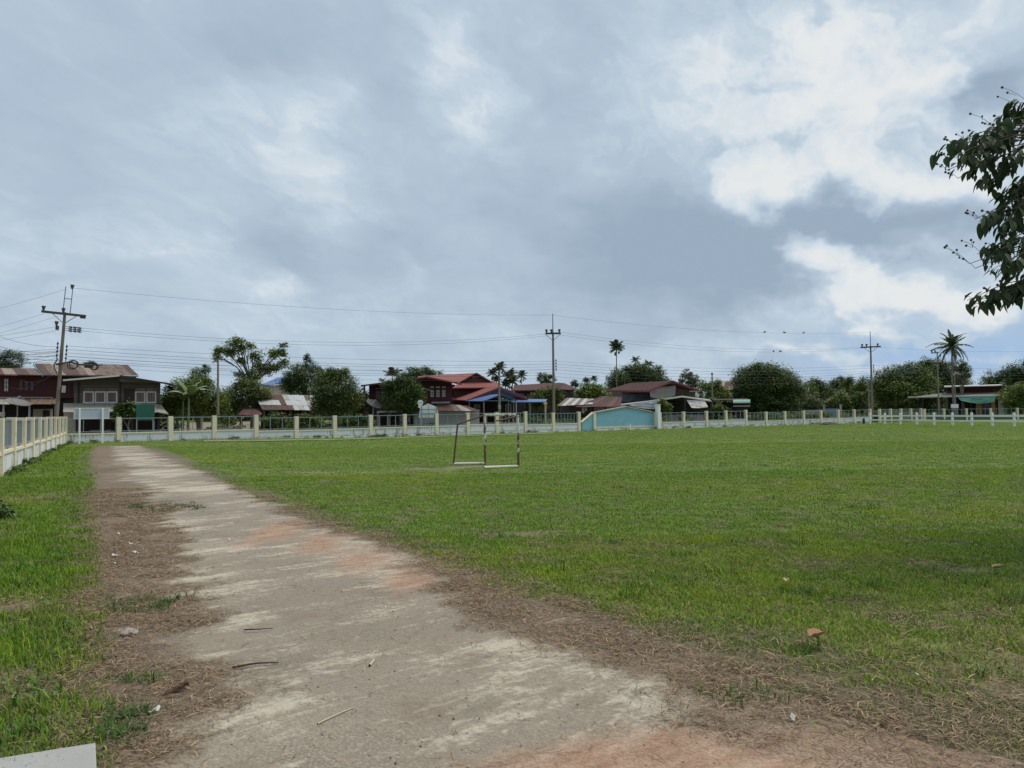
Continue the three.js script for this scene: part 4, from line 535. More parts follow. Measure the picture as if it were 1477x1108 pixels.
function leafCloud(seed, lobes, n, leaf, pal, tight = .36, shell = .55) {
  const r = rng(seed), pos = [], col = [], idx = [], gs = () => (r() + r() + r() + r() - 2) * .87, vol = lobes.map(l => Math.pow(l[3] * l[4] * l[5], .62)), tot = vol.reduce((a, b) => a + b, 0);
  lobes.forEach((l, q) => {
    const m = Math.max(40, Math.round(n * vol[q] / tot)), K = Math.max(5, Math.round(m / 55)), ca = [];
    for (let k = 0; k < K; k++) { let x, y, z, d; do { x = r() * 2 - 1; y = r() * 2 - 1; z = r() * 2 - 1; d = Math.hypot(x, y, z); } while (d > 1 || d < .08); const s = (shell + (1.16 - shell) * Math.pow(r(), .6)) / d; const f = r() < .78 ? s : s * .5; ca.push([l[0] + x * f * l[3], l[1] + y * f * l[4], l[2] + z * f * l[5], .65 + .7 * r(), Math.floor(r() * pal.length), .78 + .44 * r()]); }
    const R = tight * Math.min(l[3], l[4], l[5]) + leaf * .5;
    for (let i = 0; i < m; i++) {
      const c = ca[i % K], x = c[0] + gs() * R * c[3], y = c[1] + gs() * R * .8 * c[3], z = c[2] + gs() * R * c[3], L = leaf * (.55 + .8 * r()), w = L * (.34 + .22 * r());
      const a = r() * 6.283, e = (r() - .62) * 1.5, dx = Math.cos(a) * Math.cos(e), dy = Math.sin(e), dz = Math.sin(a) * Math.cos(e); let sx = -Math.sin(a), sy = (r() - .5) * 1.1, sz = Math.cos(a); const sl = Math.hypot(sx, sy, sz); sx /= sl; sy /= sl; sz /= sl;
      const v = c[5] * (.78 + .44 * r()), p = pal[r() < .75 ? c[4] : Math.floor(r() * pal.length)], s = pos.length / 3, mx = x + dx * L * .5, my = y + dy * L * .5 + L * .06, mz = z + dz * L * .5;
      pos.push(x, y, z, mx + sx * w * .5, my + sy * w * .5, mz + sz * w * .5, x + dx * L, y + dy * L, z + dz * L, mx - sx * w * .5, my - sy * w * .5, mz - sz * w * .5); for (let k = 0; k < 4; k++) col.push(p[0] * v, p[1] * v, p[2] * v); idx.push(s, s + 1, s + 2, s, s + 2, s + 3);
    }
  });
  const g = new THREE.BufferGeometry(); g.setAttribute('position', new THREE.Float32BufferAttribute(pos, 3)); g.setAttribute('color', new THREE.Float32BufferAttribute(col, 3)); g.setIndex(idx); g.computeVertexNormals(); return g;
}
let treeSeed = 500;
function tree(name, label, p0, Z, lobesPx, pal, o = {}) { // lobes as [column, row, half width, half height] seen at that distance
  const f = frame(p0, Z), t = thing(name, label, o.cat || 'tree', f.at, 0, o.group), r = rng(++treeSeed), base = (o.base ?? -.2);
  const lobes = lobesPx.map(([px, py, a, b]) => [f.x(px), f.y(py), (r() - .5) * a * f.s * .8, a * f.s, b * f.s, (a + b) * .5 * f.s]);
  const px = lobesPx.reduce((s, l) => s + l[2] * l[3], 0), leaf = o.leaf || Math.max(.15, 3.0 * f.s), n = o.n || Math.round(px * (o.dense || 9) * 1.7) + 400;
  const top = lobes.reduce((s, l) => Math.max(s, l[1]), 0), cx = lobes.reduce((s, l) => s + l[0], 0) / lobes.length, fork = V(o.fork ? f.x(o.fork[0]) : cx * .4, o.fork ? f.y(o.fork[1]) : lerp(base, top, .42), 0), tr = o.trunk || .03 * (top - base) + .04;
  const tk = tube(t, 'trunk', M.bark, [V(0, base, 0), V(fork.x * .4 + .08, lerp(base, fork.y, .5), .05), fork], tr, tr * .62, 7, 8);
  for (const l of lobes) { const e = V(l[0], l[1] + l[4] * .25, l[2]), m = fork.clone().lerp(e, .5).add(V((r() - .5) * .3, .15 * fork.distanceTo(e) * (r() - .2), (r() - .5) * .3)); tube(tk, 'limb', M.bark, [fork, m, e], tr * .5, .025, 5, 6); if (o.twigs) for (let k = 0; k < o.twigs; k++) { const a = r() * 6.28, q = V(l[0] + Math.cos(a) * l[3] * .8, l[1] + (r() * 1.6 - .6) * l[4], l[2] + Math.sin(a) * l[5] * .8); tube(tk, 'twig', M.twig, [m, q], .03, .012, 4, 1); } }
  mesh('crown', leafCloud(treeSeed * 13, lobes, n, leaf, pal, o.tight, o.shell), M.leaf, t); return t;
}
const far = 'trees along the skyline behind the wall';
tree('shade_tree', 'dark round tree rising left of the rusty roof ridge', 6, 112, [[16, 520, 15, 12], [-6, 524, 14, 11], [2, 532, 20, 8]], LEAVES.dark);
tree('shade_tree', 'small dark treetop above the rusty roof right of the cable pole', 124, 120, [[126, 526, 8, 5], [133, 528, 6, 4]], LEAVES.dark);
tree('leafy_tree', 'loose leafy tree right of the plank house roof', 287, 68, [[283, 540, 9, 9], [297, 533, 6, 6], [290, 552, 12, 10], [276, 560, 12, 12]], LEAVES.mid, { twigs: 4, dense: 7 });
tree('leafy_bush', 'mass of green bushes beside the slim lamp pole', 285, 63, [[258, 572, 18, 22], [284, 570, 22, 24], [308, 582, 20, 18], [243, 586, 14, 14], [296, 556, 10, 10]], [...LEAVES.mid, ...LEAVES.light], { cat: 'bush', dense: 10 });
tree('leafy_bush', 'broad bush under the tall open tree', 345, 66, [[338, 575, 22, 18], [365, 566, 20, 15], [352, 556, 14, 10], [322, 588, 16, 12], [375, 578, 12, 14]], LEAVES.olive, { cat: 'bush', dense: 9 });
tree('tall_tree', 'tall open tree with spreading clumps above the barn', 362, 71, [[322, 506, 11, 7], [341, 496, 12, 7], [336, 508, 9, 6], [314, 516, 6, 5], [352, 504, 8, 6], [347, 520, 8, 5], [369, 514, 8, 7], [374, 526, 8, 7], [368, 540, 8, 7], [386, 532, 9, 6], [396, 512, 8, 8], [406, 505, 6, 7], [408, 522, 6, 6], [398, 530, 8, 6], [349, 543, 8, 6], [361, 498, 5, 4], [409, 497, 4, 3]], LEAVES.light, { fork: [362, 556], twigs: 3, dense: 5.2, tight: .5, shell: .35, trunk: .15, leaf: .26 });
tree('dark_tree', 'dark dense tree behind the right end of the barn', 440, 84, [[430, 542, 17, 15], [450, 533, 14, 11], [418, 556, 14, 14], [443, 520, 4, 8], [440, 560, 22, 16]], LEAVES.dark);
tree('round_tree', 'olive green bushy tree between barn and maroon house', 487, 62, [[487, 562, 26, 22], [473, 545, 18, 13], [502, 574, 18, 16], [463, 578, 13, 15], [490, 540, 14, 9], [482, 588, 28, 12]], LEAVES.olive, { dense: 10 });
tree('leafy_bush', 'low dark bush at the left corner of the maroon house', 515, 70, [[517, 580, 13, 13], [524, 571, 8, 8], [510, 592, 16, 9]], LEAVES.dark, { cat: 'bush' });
tree('dark_tree', 'dark tree behind the maroon house ridge', 604, 118, [[604, 536, 16, 9], [586, 542, 14, 7], [624, 541, 14, 7], [608, 545, 26, 7]], LEAVES.dark);
tree('round_tree', 'dense dark tree standing against the maroon house front', 582, 67, [[577, 578, 23, 18], [570, 557, 16, 11], [597, 566, 14, 13], [594, 586, 17, 12], [585, 550, 12, 7], [606, 578, 8, 10]], LEAVES.dark, { dense: 11 });
tree('thin_tree', 'thin pale tree behind the centre power pole', 788, 130, [[786, 542, 8, 4], [795, 545, 6, 4], [781, 548, 6, 3], [790, 550, 11, 4]], LEAVES.blue, { dense: 7, twigs: 2 });
tree('leafy_bush', 'green bush in front of the dark brown roofed house', 783, 94, [[782, 574, 16, 11], [797, 566, 11, 8], [770, 583, 12, 9], [806, 578, 10, 10]], LEAVES.mid, { cat: 'bush' });
tree('light_tree', 'light green tree above the tin shack', 855, 98, [[856, 568, 17, 11], [846, 558, 8, 6], [868, 574, 13, 10], [862, 560, 8, 6], [838, 572, 10, 8]], LEAVES.light);
tree('thin_tree', 'thin sprig of a tree beside a small palm', 832, 118, [[829, 553, 4, 4], [846, 548, 3, 3]], LEAVES.blue, { dense: 14 });
tree('dark_tree', 'broad dark tree behind the house with tarpaulins', 922, 128, [[905, 544, 24, 14], [934, 541, 24, 13], [889, 552, 13, 14], [951, 552, 14, 11], [920, 536, 18, 9], [922, 556, 40, 10]], LEAVES.dark, { dense: 10 });
tree('thin_tree', 'thin tree right of the house with tarpaulins', 995, 108, [[993, 541, 8, 7], [1001, 548, 8, 6], [988, 551, 8, 5], [998, 558, 10, 7]], LEAVES.blue, { dense: 8, twigs: 2 });
tree('light_tree', 'yellow green bushy tree behind the slim grey pole', 1032, 97, [[1028, 567, 16, 14], [1017, 559, 10, 9], [1044, 573, 10, 11], [1034, 555, 8, 6], [1030, 582, 24, 9]], LEAVES.light);
tree('round_tree', 'great dense dark green tree with rounded crown', 1104, 99, [[1100, 552, 38, 23], [1084, 546, 24, 17], [1122, 560, 32, 22], [1073, 575, 18, 17], [1138, 572, 22, 17], [1106, 582, 42, 12], [1100, 536, 24, 10], [1062, 580, 10, 12]], LEAVES.dark, { dense: 12 });
for (const [k, [p0, Z, L, pal]] of [[1160, 158, [[1160, 566, 15, 13], [1150, 575, 12, 14]], LEAVES.mid], [1184, 166, [[1183, 564, 17, 14], [1176, 553, 8, 7]], LEAVES.dark], [1208, 170, [[1208, 563, 16, 14], [1212, 552, 9, 7]], LEAVES.blue], [1231, 162, [[1230, 561, 14, 13], [1226, 552, 7, 6], [1238, 572, 14, 12]], LEAVES.mid], [1248, 156, [[1249, 560, 14, 14], [1242, 570, 12, 12]], LEAVES.mid]].entries()) tree('skyline_tree', 'green tree in the far row between the round tree and the right power pole', p0, Z, L, pal, { group: far });
tree('leafy_bush', 'grey green bush by the yard wall', 1172, 118, [[1172, 582, 13, 11], [1160, 590, 12, 7]], LEAVES.blue, { cat: 'bush' });
tree('leafy_bush', 'bright bush with pale flowering tips behind the gate pillars', 1206, 116, [[1206, 580, 12, 10], [1215, 574, 8, 8], [1195, 586, 10, 7]], [...LEAVES.light, [.42, .42, .30], [.2, .25, .08]], { cat: 'bush' });
tree('leafy_bush', 'dark clipped bush left of the right power pole', 1234, 116, [[1234, 582, 17, 9], [1246, 576, 12, 10], [1222, 588, 16, 6]], LEAVES.dark, { cat: 'bush' });
tree('round_tree', 'big mid green tree right of the right power pole', 1296, 130, [[1290, 546, 22, 17], [1316, 541, 20, 15], [1272, 560, 16, 16], [1330, 556, 18, 17], [1300, 565, 34, 16]], LEAVES.mid, { dense: 10 });
tree('round_tree', 'dark tree behind the coconut palm', 1352, 134, [[1345, 538, 18, 17], [1368, 546, 20, 15], [1358, 528, 12, 10], [1384, 556, 16, 12], [1350, 560, 26, 14], [1336, 522, 8, 7]], [...LEAVES.dark, ...LEAVES.mid], { dense: 8 });
tree('thin_tree', 'wispy pale tree just right of the coconut palm trunk', 1388, 121, [[1386, 526, 10, 7], [1394, 533, 9, 6], [1378, 534, 8, 6], [1390, 545, 10, 7]], LEAVES.olive, { dense: 6, twigs: 3 });
tree('leafy_bush', 'green bush between power pole and slim pole', 1300, 127, [[1284, 580, 18, 12], [1310, 578, 20, 13], [1334, 582, 14, 11], [1266, 588, 14, 8]], LEAVES.mid, { cat: 'bush' });
tree('light_tree', 'spreading light green sapling beside the slim pole', 1341, 126, [[1338, 570, 12, 7], [1350, 573, 8, 5], [1330, 574, 7, 4]], LEAVES.light, { dense: 8 });
tree('round_tree', 'dark tree behind the right end of the flat house', 1448, 142, [[1438, 549, 18, 11], [1460, 542, 15, 13], [1480, 540, 14, 16], [1450, 558, 30, 12], [1500, 548, 20, 20]], LEAVES.dark, { dense: 10 });
tree('leafy_bush', 'light green drooping bush at the right end of the flat house', 1462, 112, [[1458, 574, 15, 13], [1475, 566, 12, 14], [1486, 582, 18, 14], [1466, 588, 18, 8]], LEAVES.light, { cat: 'bush' });
tree('leafy_bush', 'dark shrub under the plank house awning', 186, 54, [[182, 592, 12, 6], [190, 588, 8, 6], [174, 597, 8, 5]], LEAVES.dark, { cat: 'bush', leaf: .3 });
tree('leafy_bush', 'small yellow green shrub growing through the white canopy', 959, 83, [[958, 583, 7, 6], [962, 590, 5, 8], [955, 577.5, 4, 3]], LEAVES.light, { cat: 'bush' });
tree('leafy_bush', 'low shrub behind the wall railing right of the white signboard', 667, 70, [[660, 599, 12, 6], [672, 602, 8, 5]], LEAVES.mid, { cat: 'bush' });
tree('leafy_bush', 'low bush below the stall roof', 1034, 90, [[1034, 590, 10, 6], [1046, 594, 8, 5]], LEAVES.mid, { cat: 'bush' });
for (const [p0, w] of [[395, 16], [440, 18], [510, 20], [322, 14]]) tree('weed_clump', 'rank weeds seen through the wall railing before the barn', p0, 59, [[p0, 605, w, 7], [p0 + w * .7, 608, w * .7, 6]], LEAVES.olive, { cat: 'bush', group: 'weeds behind the railing', dense: 8 });
tree('leafy_bush', 'small weed tuft at the foot of the wall beyond the gable', 992, 74, [[992, 617.5, 5, 2]], LEAVES.mid, { cat: 'bush', n: 260, leaf: .14 });

// palms
function frondGeo(L, droop, seed, wid = .42, n = 26) {
  const r = rng(seed), pos = [], idx = [], at = t => [L * t * (1 - .12 * t), L * (.30 * t - droop * t * t), 0], quad = (a, b, c, d) => { const s = pos.length / 3; pos.push(...a, ...b, ...c, ...d); idx.push(s, s + 1, s + 2, s, s + 2, s + 3); };
  for (let i = 0; i < 8; i++) { const a = at(i / 8), b = at((i + 1) / 8), w = .035 * (1 - i / 9); quad([a[0], a[1], -w], [b[0], b[1], -w], [b[0], b[1], w], [a[0], a[1], w]); quad([a[0], a[1] - w, 0], [b[0], b[1] - w, 0], [b[0], b[1] + w, 0], [a[0], a[1] + w, 0]); }
  for (let i = 2; i < n; i++) for (const s of [-1, 1]) { const t = i / n, a = at(t), l = wid * L * Math.sin(Math.PI * (.16 + .78 * t)) * (.8 + .35 * r()), fx = l * .55, fz = s * l * .72, fy = -l * (.35 + .5 * r()), w = .035 + .02 * L * .3; quad([a[0] - w, a[1], 0], [a[0] + w, a[1], 0], [a[0] + fx * .6 + w, a[1] + fy * .35, fz * .65], [a[0] + fx * .6 - w, a[1] + fy * .35, fz * .65]); quad([a[0] + fx * .6 - w, a[1] + fy * .35, fz * .65], [a[0] + fx * .6 + w, a[1] + fy * .35, fz * .65], [a[0] + fx, a[1] + fy, fz], [a[0] + fx, a[1] + fy, fz]); }
  const g = new THREE.BufferGeometry(); g.setAttribute('position', new THREE.Float32BufferAttribute(pos, 3)); g.setIndex(idx); g.computeVertexNormals(); return g;
}
mat('frond', [.06, .09, .032], .55, { transmission: .2, thickness: 0 }); mat('frond_old', [.13, .115, .055], .7, { transmission: .2, thickness: 0 }); mat('palm_trunk', [.155, .135, .11], .9); mat('palm_green', [.10, .14, .06], .6);
const ARECA = [0, 1, 2].map(k => frondGeo(1.05, .34 + .1 * k, 40 + k, .46, 18)), COCO = [0, 1, 2].map(k => frondGeo(3.7, .36 + .26 * k, 50 + k, .17, 40));
function palm(name, label, px, Z, crownPy, o) {
  const f = frame(px, Z), t = thing(name, label, 'palm', f.at, 0, o.group), r = rng(px * 7), H = f.y(crownPy);
  const tk = tube(t, 'trunk', M.palm_trunk, [V((r() - .5) * .4, -.2, 0), V((r() - .5) * .25, H * .5, 0), V(0, H - .1, 0)], o.r, o.r * .72, 8, 10); if (o.shaft) tube(t, 'crownshaft', M.palm_green, [V(0, H - .15, 0), V(0, H + .55 * o.s, 0)], o.r * 1.05, o.r * .6, 8);
  for (let k = 0; k < o.n; k++) { const a = k * 2.4 + r() * .5, up = o.up0 + (o.up1 - o.up0) * (k / o.n), fr = mesh('frond', o.geo[k % 3], k < (o.old || 0) ? M.frond_old : M.frond, t), e = new THREE.Euler(0, a, up, 'YXZ'); fr.position.set(0, H + (o.shaft ? .5 * o.s : 0) + .04 * k / o.n, 0); fr.rotation.copy(e); const s = o.s * (.8 + .35 * r()); fr.scale.setScalar(s); }
  if (o.nuts) for (let k = 0; k < o.nuts; k++) { const g = new THREE.SphereGeometry(.14 * o.s, 8, 6); g.scale(.9, 1.15, .9); const nut = mesh('fruit', g, o.dark ? M.palm_green : M.frond_old, t), a = k * 2.1; nut.position.set(Math.cos(a) * .28 * o.s, H - .15 - .12 * (k % 3), Math.sin(a) * .28 * o.s); }
  return t;
}
const AP = { r: .085, n: 16, up0: -.5, up1: 1.25, geo: ARECA, shaft: true, nuts: 4, dark: true };
palm('areca_palm', 'tall slender palm standing alone beside the broad dark tree', 890, 104, 507, { ...AP, s: 1.15 });
palm('areca_palm', 'slim palm top above the middle of the broad dark tree', 917, 132, 523, { ...AP, s: .95, n: 10 });
palm('areca_palm', 'slim palm top above the right of the broad dark tree', 936, 132, 530, { ...AP, s: 1.0, n: 10, up0: -.2 });
palm('areca_palm', 'small slim palm beside the light green tree above the shack', 857, 122, 551, { ...AP, s: .85, n: 9 });
for (const [px, cy, s, nth] of [[711, 543, 1.05, 'second tallest'], [721, 536, 1.15, 'tallest'], [716, 552, .8, 'third shortest'], [735, 549, 1.3, 'fourth tallest'], [739, 556, 1.2, 'second shortest'], [752, 547, 1.0, 'third tallest'], [729, 560, 1, 'shortest']]) palm('areca_palm', `${nth} slim palm in the cluster behind the blue carport`, px, 112, cy, { ...AP, s, n: 12, group: 'palm cluster behind the carport' });
palm('coconut_palm', 'tall coconut palm with drooping fronds above the flat house', 1375, 114, 500, { r: .14, n: 28, up0: -.85, up1: 1.5, geo: COCO, s: .8, old: 4, nuts: 7 });
palm('areca_palm', 'pale young palm beside the right end of the flat house', 1458, 118, 566, { ...AP, s: 1.6, n: 8, r: .07, up0: -.1 });
palm('areca_palm', 'spiky small palm behind the maroon house roof', 566, 112, 549, { ...AP, s: 1.5, n: 9, up0: .1 }); palm('areca_palm', 'low palm tip left of the maroon house ridge', 551, 108, 554, { ...AP, s: .7, n: 7, up0: .2 });
// banana plants
{
  mat('banana_leaf', [.10, .165, .03], .75, { transmission: .35, thickness: 0 });
  const lg = seed => { const r = rng(seed), pos = [], idx = [], n = 9, L = 1.9; for (let i = 0; i <= n; i++) { const t = i / n, x = L * t * .75, y = L * (.8 * t - .62 * t * t), w = .27 * Math.sin(Math.PI * Math.min(1, .08 + t * .95)) + .01; pos.push(x, y - w * .3, -w * (.8 + .3 * r()), x, y, 0, x, y - w * .3, w * (.8 + .3 * r())); } for (let i = 0; i < n; i++) for (const k of [0, 1]) { const a = i * 3 + k; idx.push(a, a + 1, a + 3, a + 1, a + 4, a + 3); } const g = new THREE.BufferGeometry(); g.setAttribute('position', new THREE.Float32BufferAttribute(pos, 3)); g.setIndex(idx); g.computeVertexNormals(); return g; }, G = [lg(1), lg(2), lg(3)];
  for (const [px, Z, py, s] of [[271, 60.5, 572, 1.15], [263, 61, 578, .95], [255, 62, 574, .9]]) { const f = frame(px, Z), t = thing('banana_plant', 'bright banana plant beside the plank house', 'plant', f.at, 0, 'banana plants'), r = rng(px), H = f.y(py); tube(t, 'stem', M.palm_green, [V(0, -.2, 0), V(.05, H, 0)], .13, .07, 8); for (let k = 0; k < 8; k++) { const l = mesh('leaf', G[k % 3], M.banana_leaf, t); l.position.set(.05, H - .05, 0); l.rotation.set(0, k * 2.4 + r(), (r() - .2) * .8, 'YXZ'); l.scale.setScalar(s * (.8 + .4 * r())); } }
}

// undergrowth in the yards behind the wall, and far woods
{
  const r = rng(313), o = new THREE.Object3D(), fill = (name, label, geos, L, cat) => { const root = tag(new THREE.Group(), label, cat, null, 'stuff'); root.name = name; scene.add(root); geos.forEach((g, k) => { const q = L.filter((_, i) => i % geos.length === k), im = new THREE.InstancedMesh(g, M.leaf, q.length); im.name = 'foliage'; im.userData.kind = 'stuff'; im.castShadow = im.receiveShadow = true; q.forEach(([x, Z, y, sx, sy, v], i) => { o.position.set(x, y, -Z); o.rotation.set(0, r() * 6, 0); o.scale.set(sx, sy, sx); o.updateMatrix(); im.setMatrixAt(i, o.matrix); im.setColorAt(i, lin(v, v, v * .95)); }); root.add(im); }); };
  const clump = [1, 2, 3].map(k => leafCloud(800 + k, [[0, .45, 0, .9, .5, .8], [.5, .7, .2, .5, .4, .5], [-.5, .6, -.2, .5, .4, .5]], 1100, .2, [...LEAVES.mid, ...LEAVES.dark])), L = [];
  for (let i = 0; i < 260; i++) { const t = -4 + r() * 150, d = 3.5 + 14 * r(), [x, Z] = wallPt(t); const X = x - .5541 * d, zz = Z + .8325 * d, px = 738.5 + X / zz * FOC; if ((px > 85 && px < 235) || (px > 640 && px < 760) || (px > 1375 && px < 1445)) continue; const inRoad = d < 6; if (inRoad && r() < .6) continue; L.push([X, zz, -.15, .7 + .9 * r(), .7 + .6 * r(), .65 + .6 * r()]); }
  fill('undergrowth', 'undergrowth filling the yards behind the boundary wall', clump, L, 'undergrowth');
  const wood = [1, 2, 3].map(k => leafCloud(820 + k, [[0, 3, 0, 5, 3, 4], [3, 4.6, 1, 3, 2.2, 3], [-3, 4.2, -1, 3, 2.4, 3]], 2600, .8, [...LEAVES.mid, ...LEAVES.blue])), W = [];
  for (let i = 0; i < 190; i++) { const a = lerp(-.85, .85, i / 189) + (r() - .5) * .02, d = 185 + 70 * r(); W.push([Math.tan(a) * d, d, -.5, .8 + .5 * r(), .7 + .45 * r(), .75 + .5 * r()]); }
  fill('far_woods', 'far belt of woods along the horizon', wood, W, 'woods');
  const g = new THREE.PlaneGeometry(260, 110, 1, 1); g.rotateX(-Math.PI / 2); g.translate(70, 0, -56); const y = mesh('yard_earth', g, mat('yard', [1, 1, 1], 1, { map: tex(512, 512, (u, v) => { const n = per(u * 20, v * 20, 20, 20, 5), q = per(u * 70, v * 70, 70, 70, 2); return mix3(mix3([.17, .135, .095], [.25, .20, .14], clamp(.5 + n + .3 * q)), [.09, .12, .035], sstep(.05, .4, n)); }, { rep: [8, 4] }) }), scene); y.position.set(-26.86, .012, -46); y.rotation.y = WALL_TURN; tag(y, 'bare earth and weeds of the yards beyond the wall', 'ground', null, 'structure');
}

// ------------------------------------------------------------------ poles and cables
mat('pole', [.20, .175, .145], .9, { map: M.concrete.map }); M.pole.color = lin(.62, .55, .46); mat('cable', [.05, .05, .055], .6); mat('porcelain', [.05, .03, .025], .3); mat('wood_arm', [.07, .052, .042], .85); mat('galv', [.20, .215, .23], .5, { metalness: .4 });
function insulator(parent, x, y, z) { return tube(parent, 'insulator', M.porcelain, [V(x, y, z), V(x, y + .1, z), V(x, y + .2, z), V(x, y + .3, z)], .06, .14, 8, 6); }
function powerPole(label, px, Z, o) {
  const f = frame(px, Z), t = thing('power_pole', label, 'utility pole', f.at, o.turn || 0), H = f.y(o.top), g = new THREE.CylinderGeometry(.13, .20, H + .2, 4, 6); g.rotateY(Math.PI / 4); g.translate(0, H / 2 - .1, 0); const sh = mesh('shaft', g, M.pole, t); t.rotation.z = o.lean || 0;
  const arm = box(t, 'crossarm', M.wood_arm, -o.l, o.r, H - .22, H - .06, .15, .29); arm.rotation.z = 0; if (o.armTilt) { arm.position.y = 0; arm.rotation.z = o.armTilt; arm.position.y = -(H) * (Math.cos(o.armTilt) - 1); arm.position.x = H * Math.sin(o.armTilt); }
  for (const s of [-1, 1]) tube(t, 'brace', M.galv, [V(s * .75, H - .2, .26), V(0, H - .85, .2)], .025, .025, 5);
  for (const x of o.ins) insulator(t, x, H - .05 - (o.armTilt ? x * -o.armTilt : 0), .22);
  if (o.spikes === 2) { for (const x of [-.12, .32]) tube(t, 'spike', M.galv, [V(x, H - .1, .05), V(x + .05, f.y(o.spikeTop), .05)], .035, .03, 6); box(t, 'spike_rung', M.galv, -.1, .34, H + .95, H + 1.0, .03, .07); insulator(t, .33, f.y(o.spikeTop) - .15, .05); } else tube(t, 'spike', M.galv, [V(0, H - .1, 0), V(0, f.y(o.spikeTop), 0)], .06, .04, 6);
  if (o.rack) for (const [y, s] of o.rack) { const ry = f.y(y); for (let k = 0; k < 4; k++) { const q = tube(t, 'spool', M.porcelain, [V(s, ry - k * .28, .22), V(s, ry - k * .28 + .1, .22)], .07, .07, 7); } box(t, 'bracket', M.galv, s - .03, s + .03, ry - 1.05, ry + .2, .12, .18); }
  return t;
}
const poleL = powerPole('leaning power pole hung with cable coils by the wall corner', 79, 54, { top: 449, spikeTop: 411, l: 1.42, r: 1.32, ins: [-1.3, -.1], spikes: 2, rack: [[497, -.28], [500, .28]], lean: -.06, armTilt: -.01 });
{ // extra fittings on the cable pole
  const f = frame(79, 54), Y = f.y; for (let k = 0; k < 3; k++) for (let i = 0; i < 3; i++) tube(poleL, 'strain_insulator', M.porcelain, [V(.3 + i * .27, Y(470) - k * .14, .2), V(.52 + i * .27, Y(470.6) - k * .14, .2)], .055, .075, 6); for (let k = 0; k < 3; k++) tube(poleL, 'strain_rod', M.galv, [V(0, Y(470) - k * .14, .17), V(1.15, Y(470.8) - k * .14, .2)], .02, .02, 5); insulator(poleL, -.45, Y(470), .2); box(poleL, 'fuse', M.wood_arm, -.5, -.28, Y(476), Y(470), .1, .2); box(poleL, 'fuse', M.wood_arm, .95, 1.3, Y(456), Y(453), .15, .25);
  for (const [x, y, r] of [[.72, 527, .34], [.8, 526.5, .29], [2.1, 527.5, .25], [2.06, 528, .2]]) { const g = new THREE.TorusGeometry(r, .04, 6, 26); g.scale(1, .92, 1); const c = mesh('cable_coil', g, M.cable, poleL); c.position.set(x, Y(y) + .1, .35); c.rotation.set(.1, .35, r); c.userData.label = 'loop of black spare cable'; } box(poleL, 'junction_box', M.black, 1.45, 2.0, Y(528), Y(524.5), .2, .45); tube(poleL, 'cable_bundle', M.cable, [V(-.3, Y(526), .3), V(.6, Y(522), .35), V(1.3, Y(524), .35), V(2.6, Y(522), .35)], .08, .05, 6); box(poleL, 'meter_box', M.grey_wall, .18, .42, Y(566), Y(556), .15, .35); tube(poleL, 'cable_tangle', M.cable, [V(-.2, Y(518), .3), V(-.4, Y(528), .35), V(-.15, Y(540), .3)], .05, .04, 6);
}
const poleC = powerPole('straight power pole with short crossarm behind the wall railing', 798.5, 74, { top: 479, spikeTop: 452, l: .72, r: .75, ins: [-.62, -.15, .62], rack: [[521, .26]] });
const poleR = powerPole('straight power pole with dark crossarm beside the white fence', 1257.5, 95, { top: 499, spikeTop: 478, l: 1.15, r: 1.15, ins: [-.95, -.45, .8], rack: [[528, .28]] });
const poleO = powerPole('power pole farther along the road to the left', -140, 44, { top: 420, spikeTop: 380, l: 1.2, r: 1.2, ins: [-.9, .9], rack: [[480, .3]] });
const slim = (label, px, Z, top, extra) => { const f = frame(px, Z), t = thing('slim_pole', label, 'pole', f.at), H = f.y(top); const g = new THREE.CylinderGeometry(.07, .11, H + .2, 8); g.translate(0, H / 2 - .1, 0); mesh('shaft', g, M.pole, t); extra && extra(t, f, H); return t; };
slim('slim lamp pole with an arm pointing left before the tall open tree', 314, 60, 517, (t, f, H) => { tube(t, 'lamp_arm', M.galv, [V(0, f.y(566), 0), V(f.x(300), f.y(562.5), .1), V(f.x(291), f.y(561), .1)], .04, .03, 6); const l = box(t, 'lamp_head', M.trim_white, f.x(288.5), f.x(296), f.y(562.4), f.y(560.6), 0, .22); box(l, 'lens', M.pane_white, f.x(289), f.x(295), f.y(562.8), f.y(562.45), .03, .19); });
slim('slim lamp pole with an arm rising right before the blue carport', 720, 66, 534, (t, f, H) => { tube(t, 'lamp_arm', M.galv, [V(0, f.y(545), .05), V(f.x(731), f.y(538), .05)], .045, .045, 6); tube(t, 'lamp_head', M.wood_arm, [V(f.x(729), f.y(540), .05), V(f.x(741), f.y(531), .05)], .10, .08, 6); box(t, 'meter_box', M.grey_wall, -.1, .14, f.y(590), f.y(584), .09, .22); });
slim('slim grey pole before the yellow green bushy tree', 1027.5, 91, 541, (t, f, H) => { box(t, 'bracket', M.galv, -.2, .2, H - .5, H - .42, -.05, .05); insulator(t, 0, H - .05, 0); });
slim('slim pole with tiny crossarm left of the coconut palm', 1353.5, 106, 507, (t, f, H) => { box(t, 'crossarm', M.wood_arm, -.75, .25, H - .25, H - .12, .1, .2); insulator(t, -.65, H - .12, .15); insulator(t, -.25, H - .12, .15); });
slim('short pale pole right of the coconut palm trunk', 1377.5, 116, 538, (t, f, H) => box(t, 'cap', M.galv, -.12, .12, H, H + .06, -.12, .12)); slim('grey stump pole beside the right power pole', 1253, 97, 552, (t, f, H) => box(t, 'cap', M.galv, -.1, .1, H, H + .05, -.1, .1));
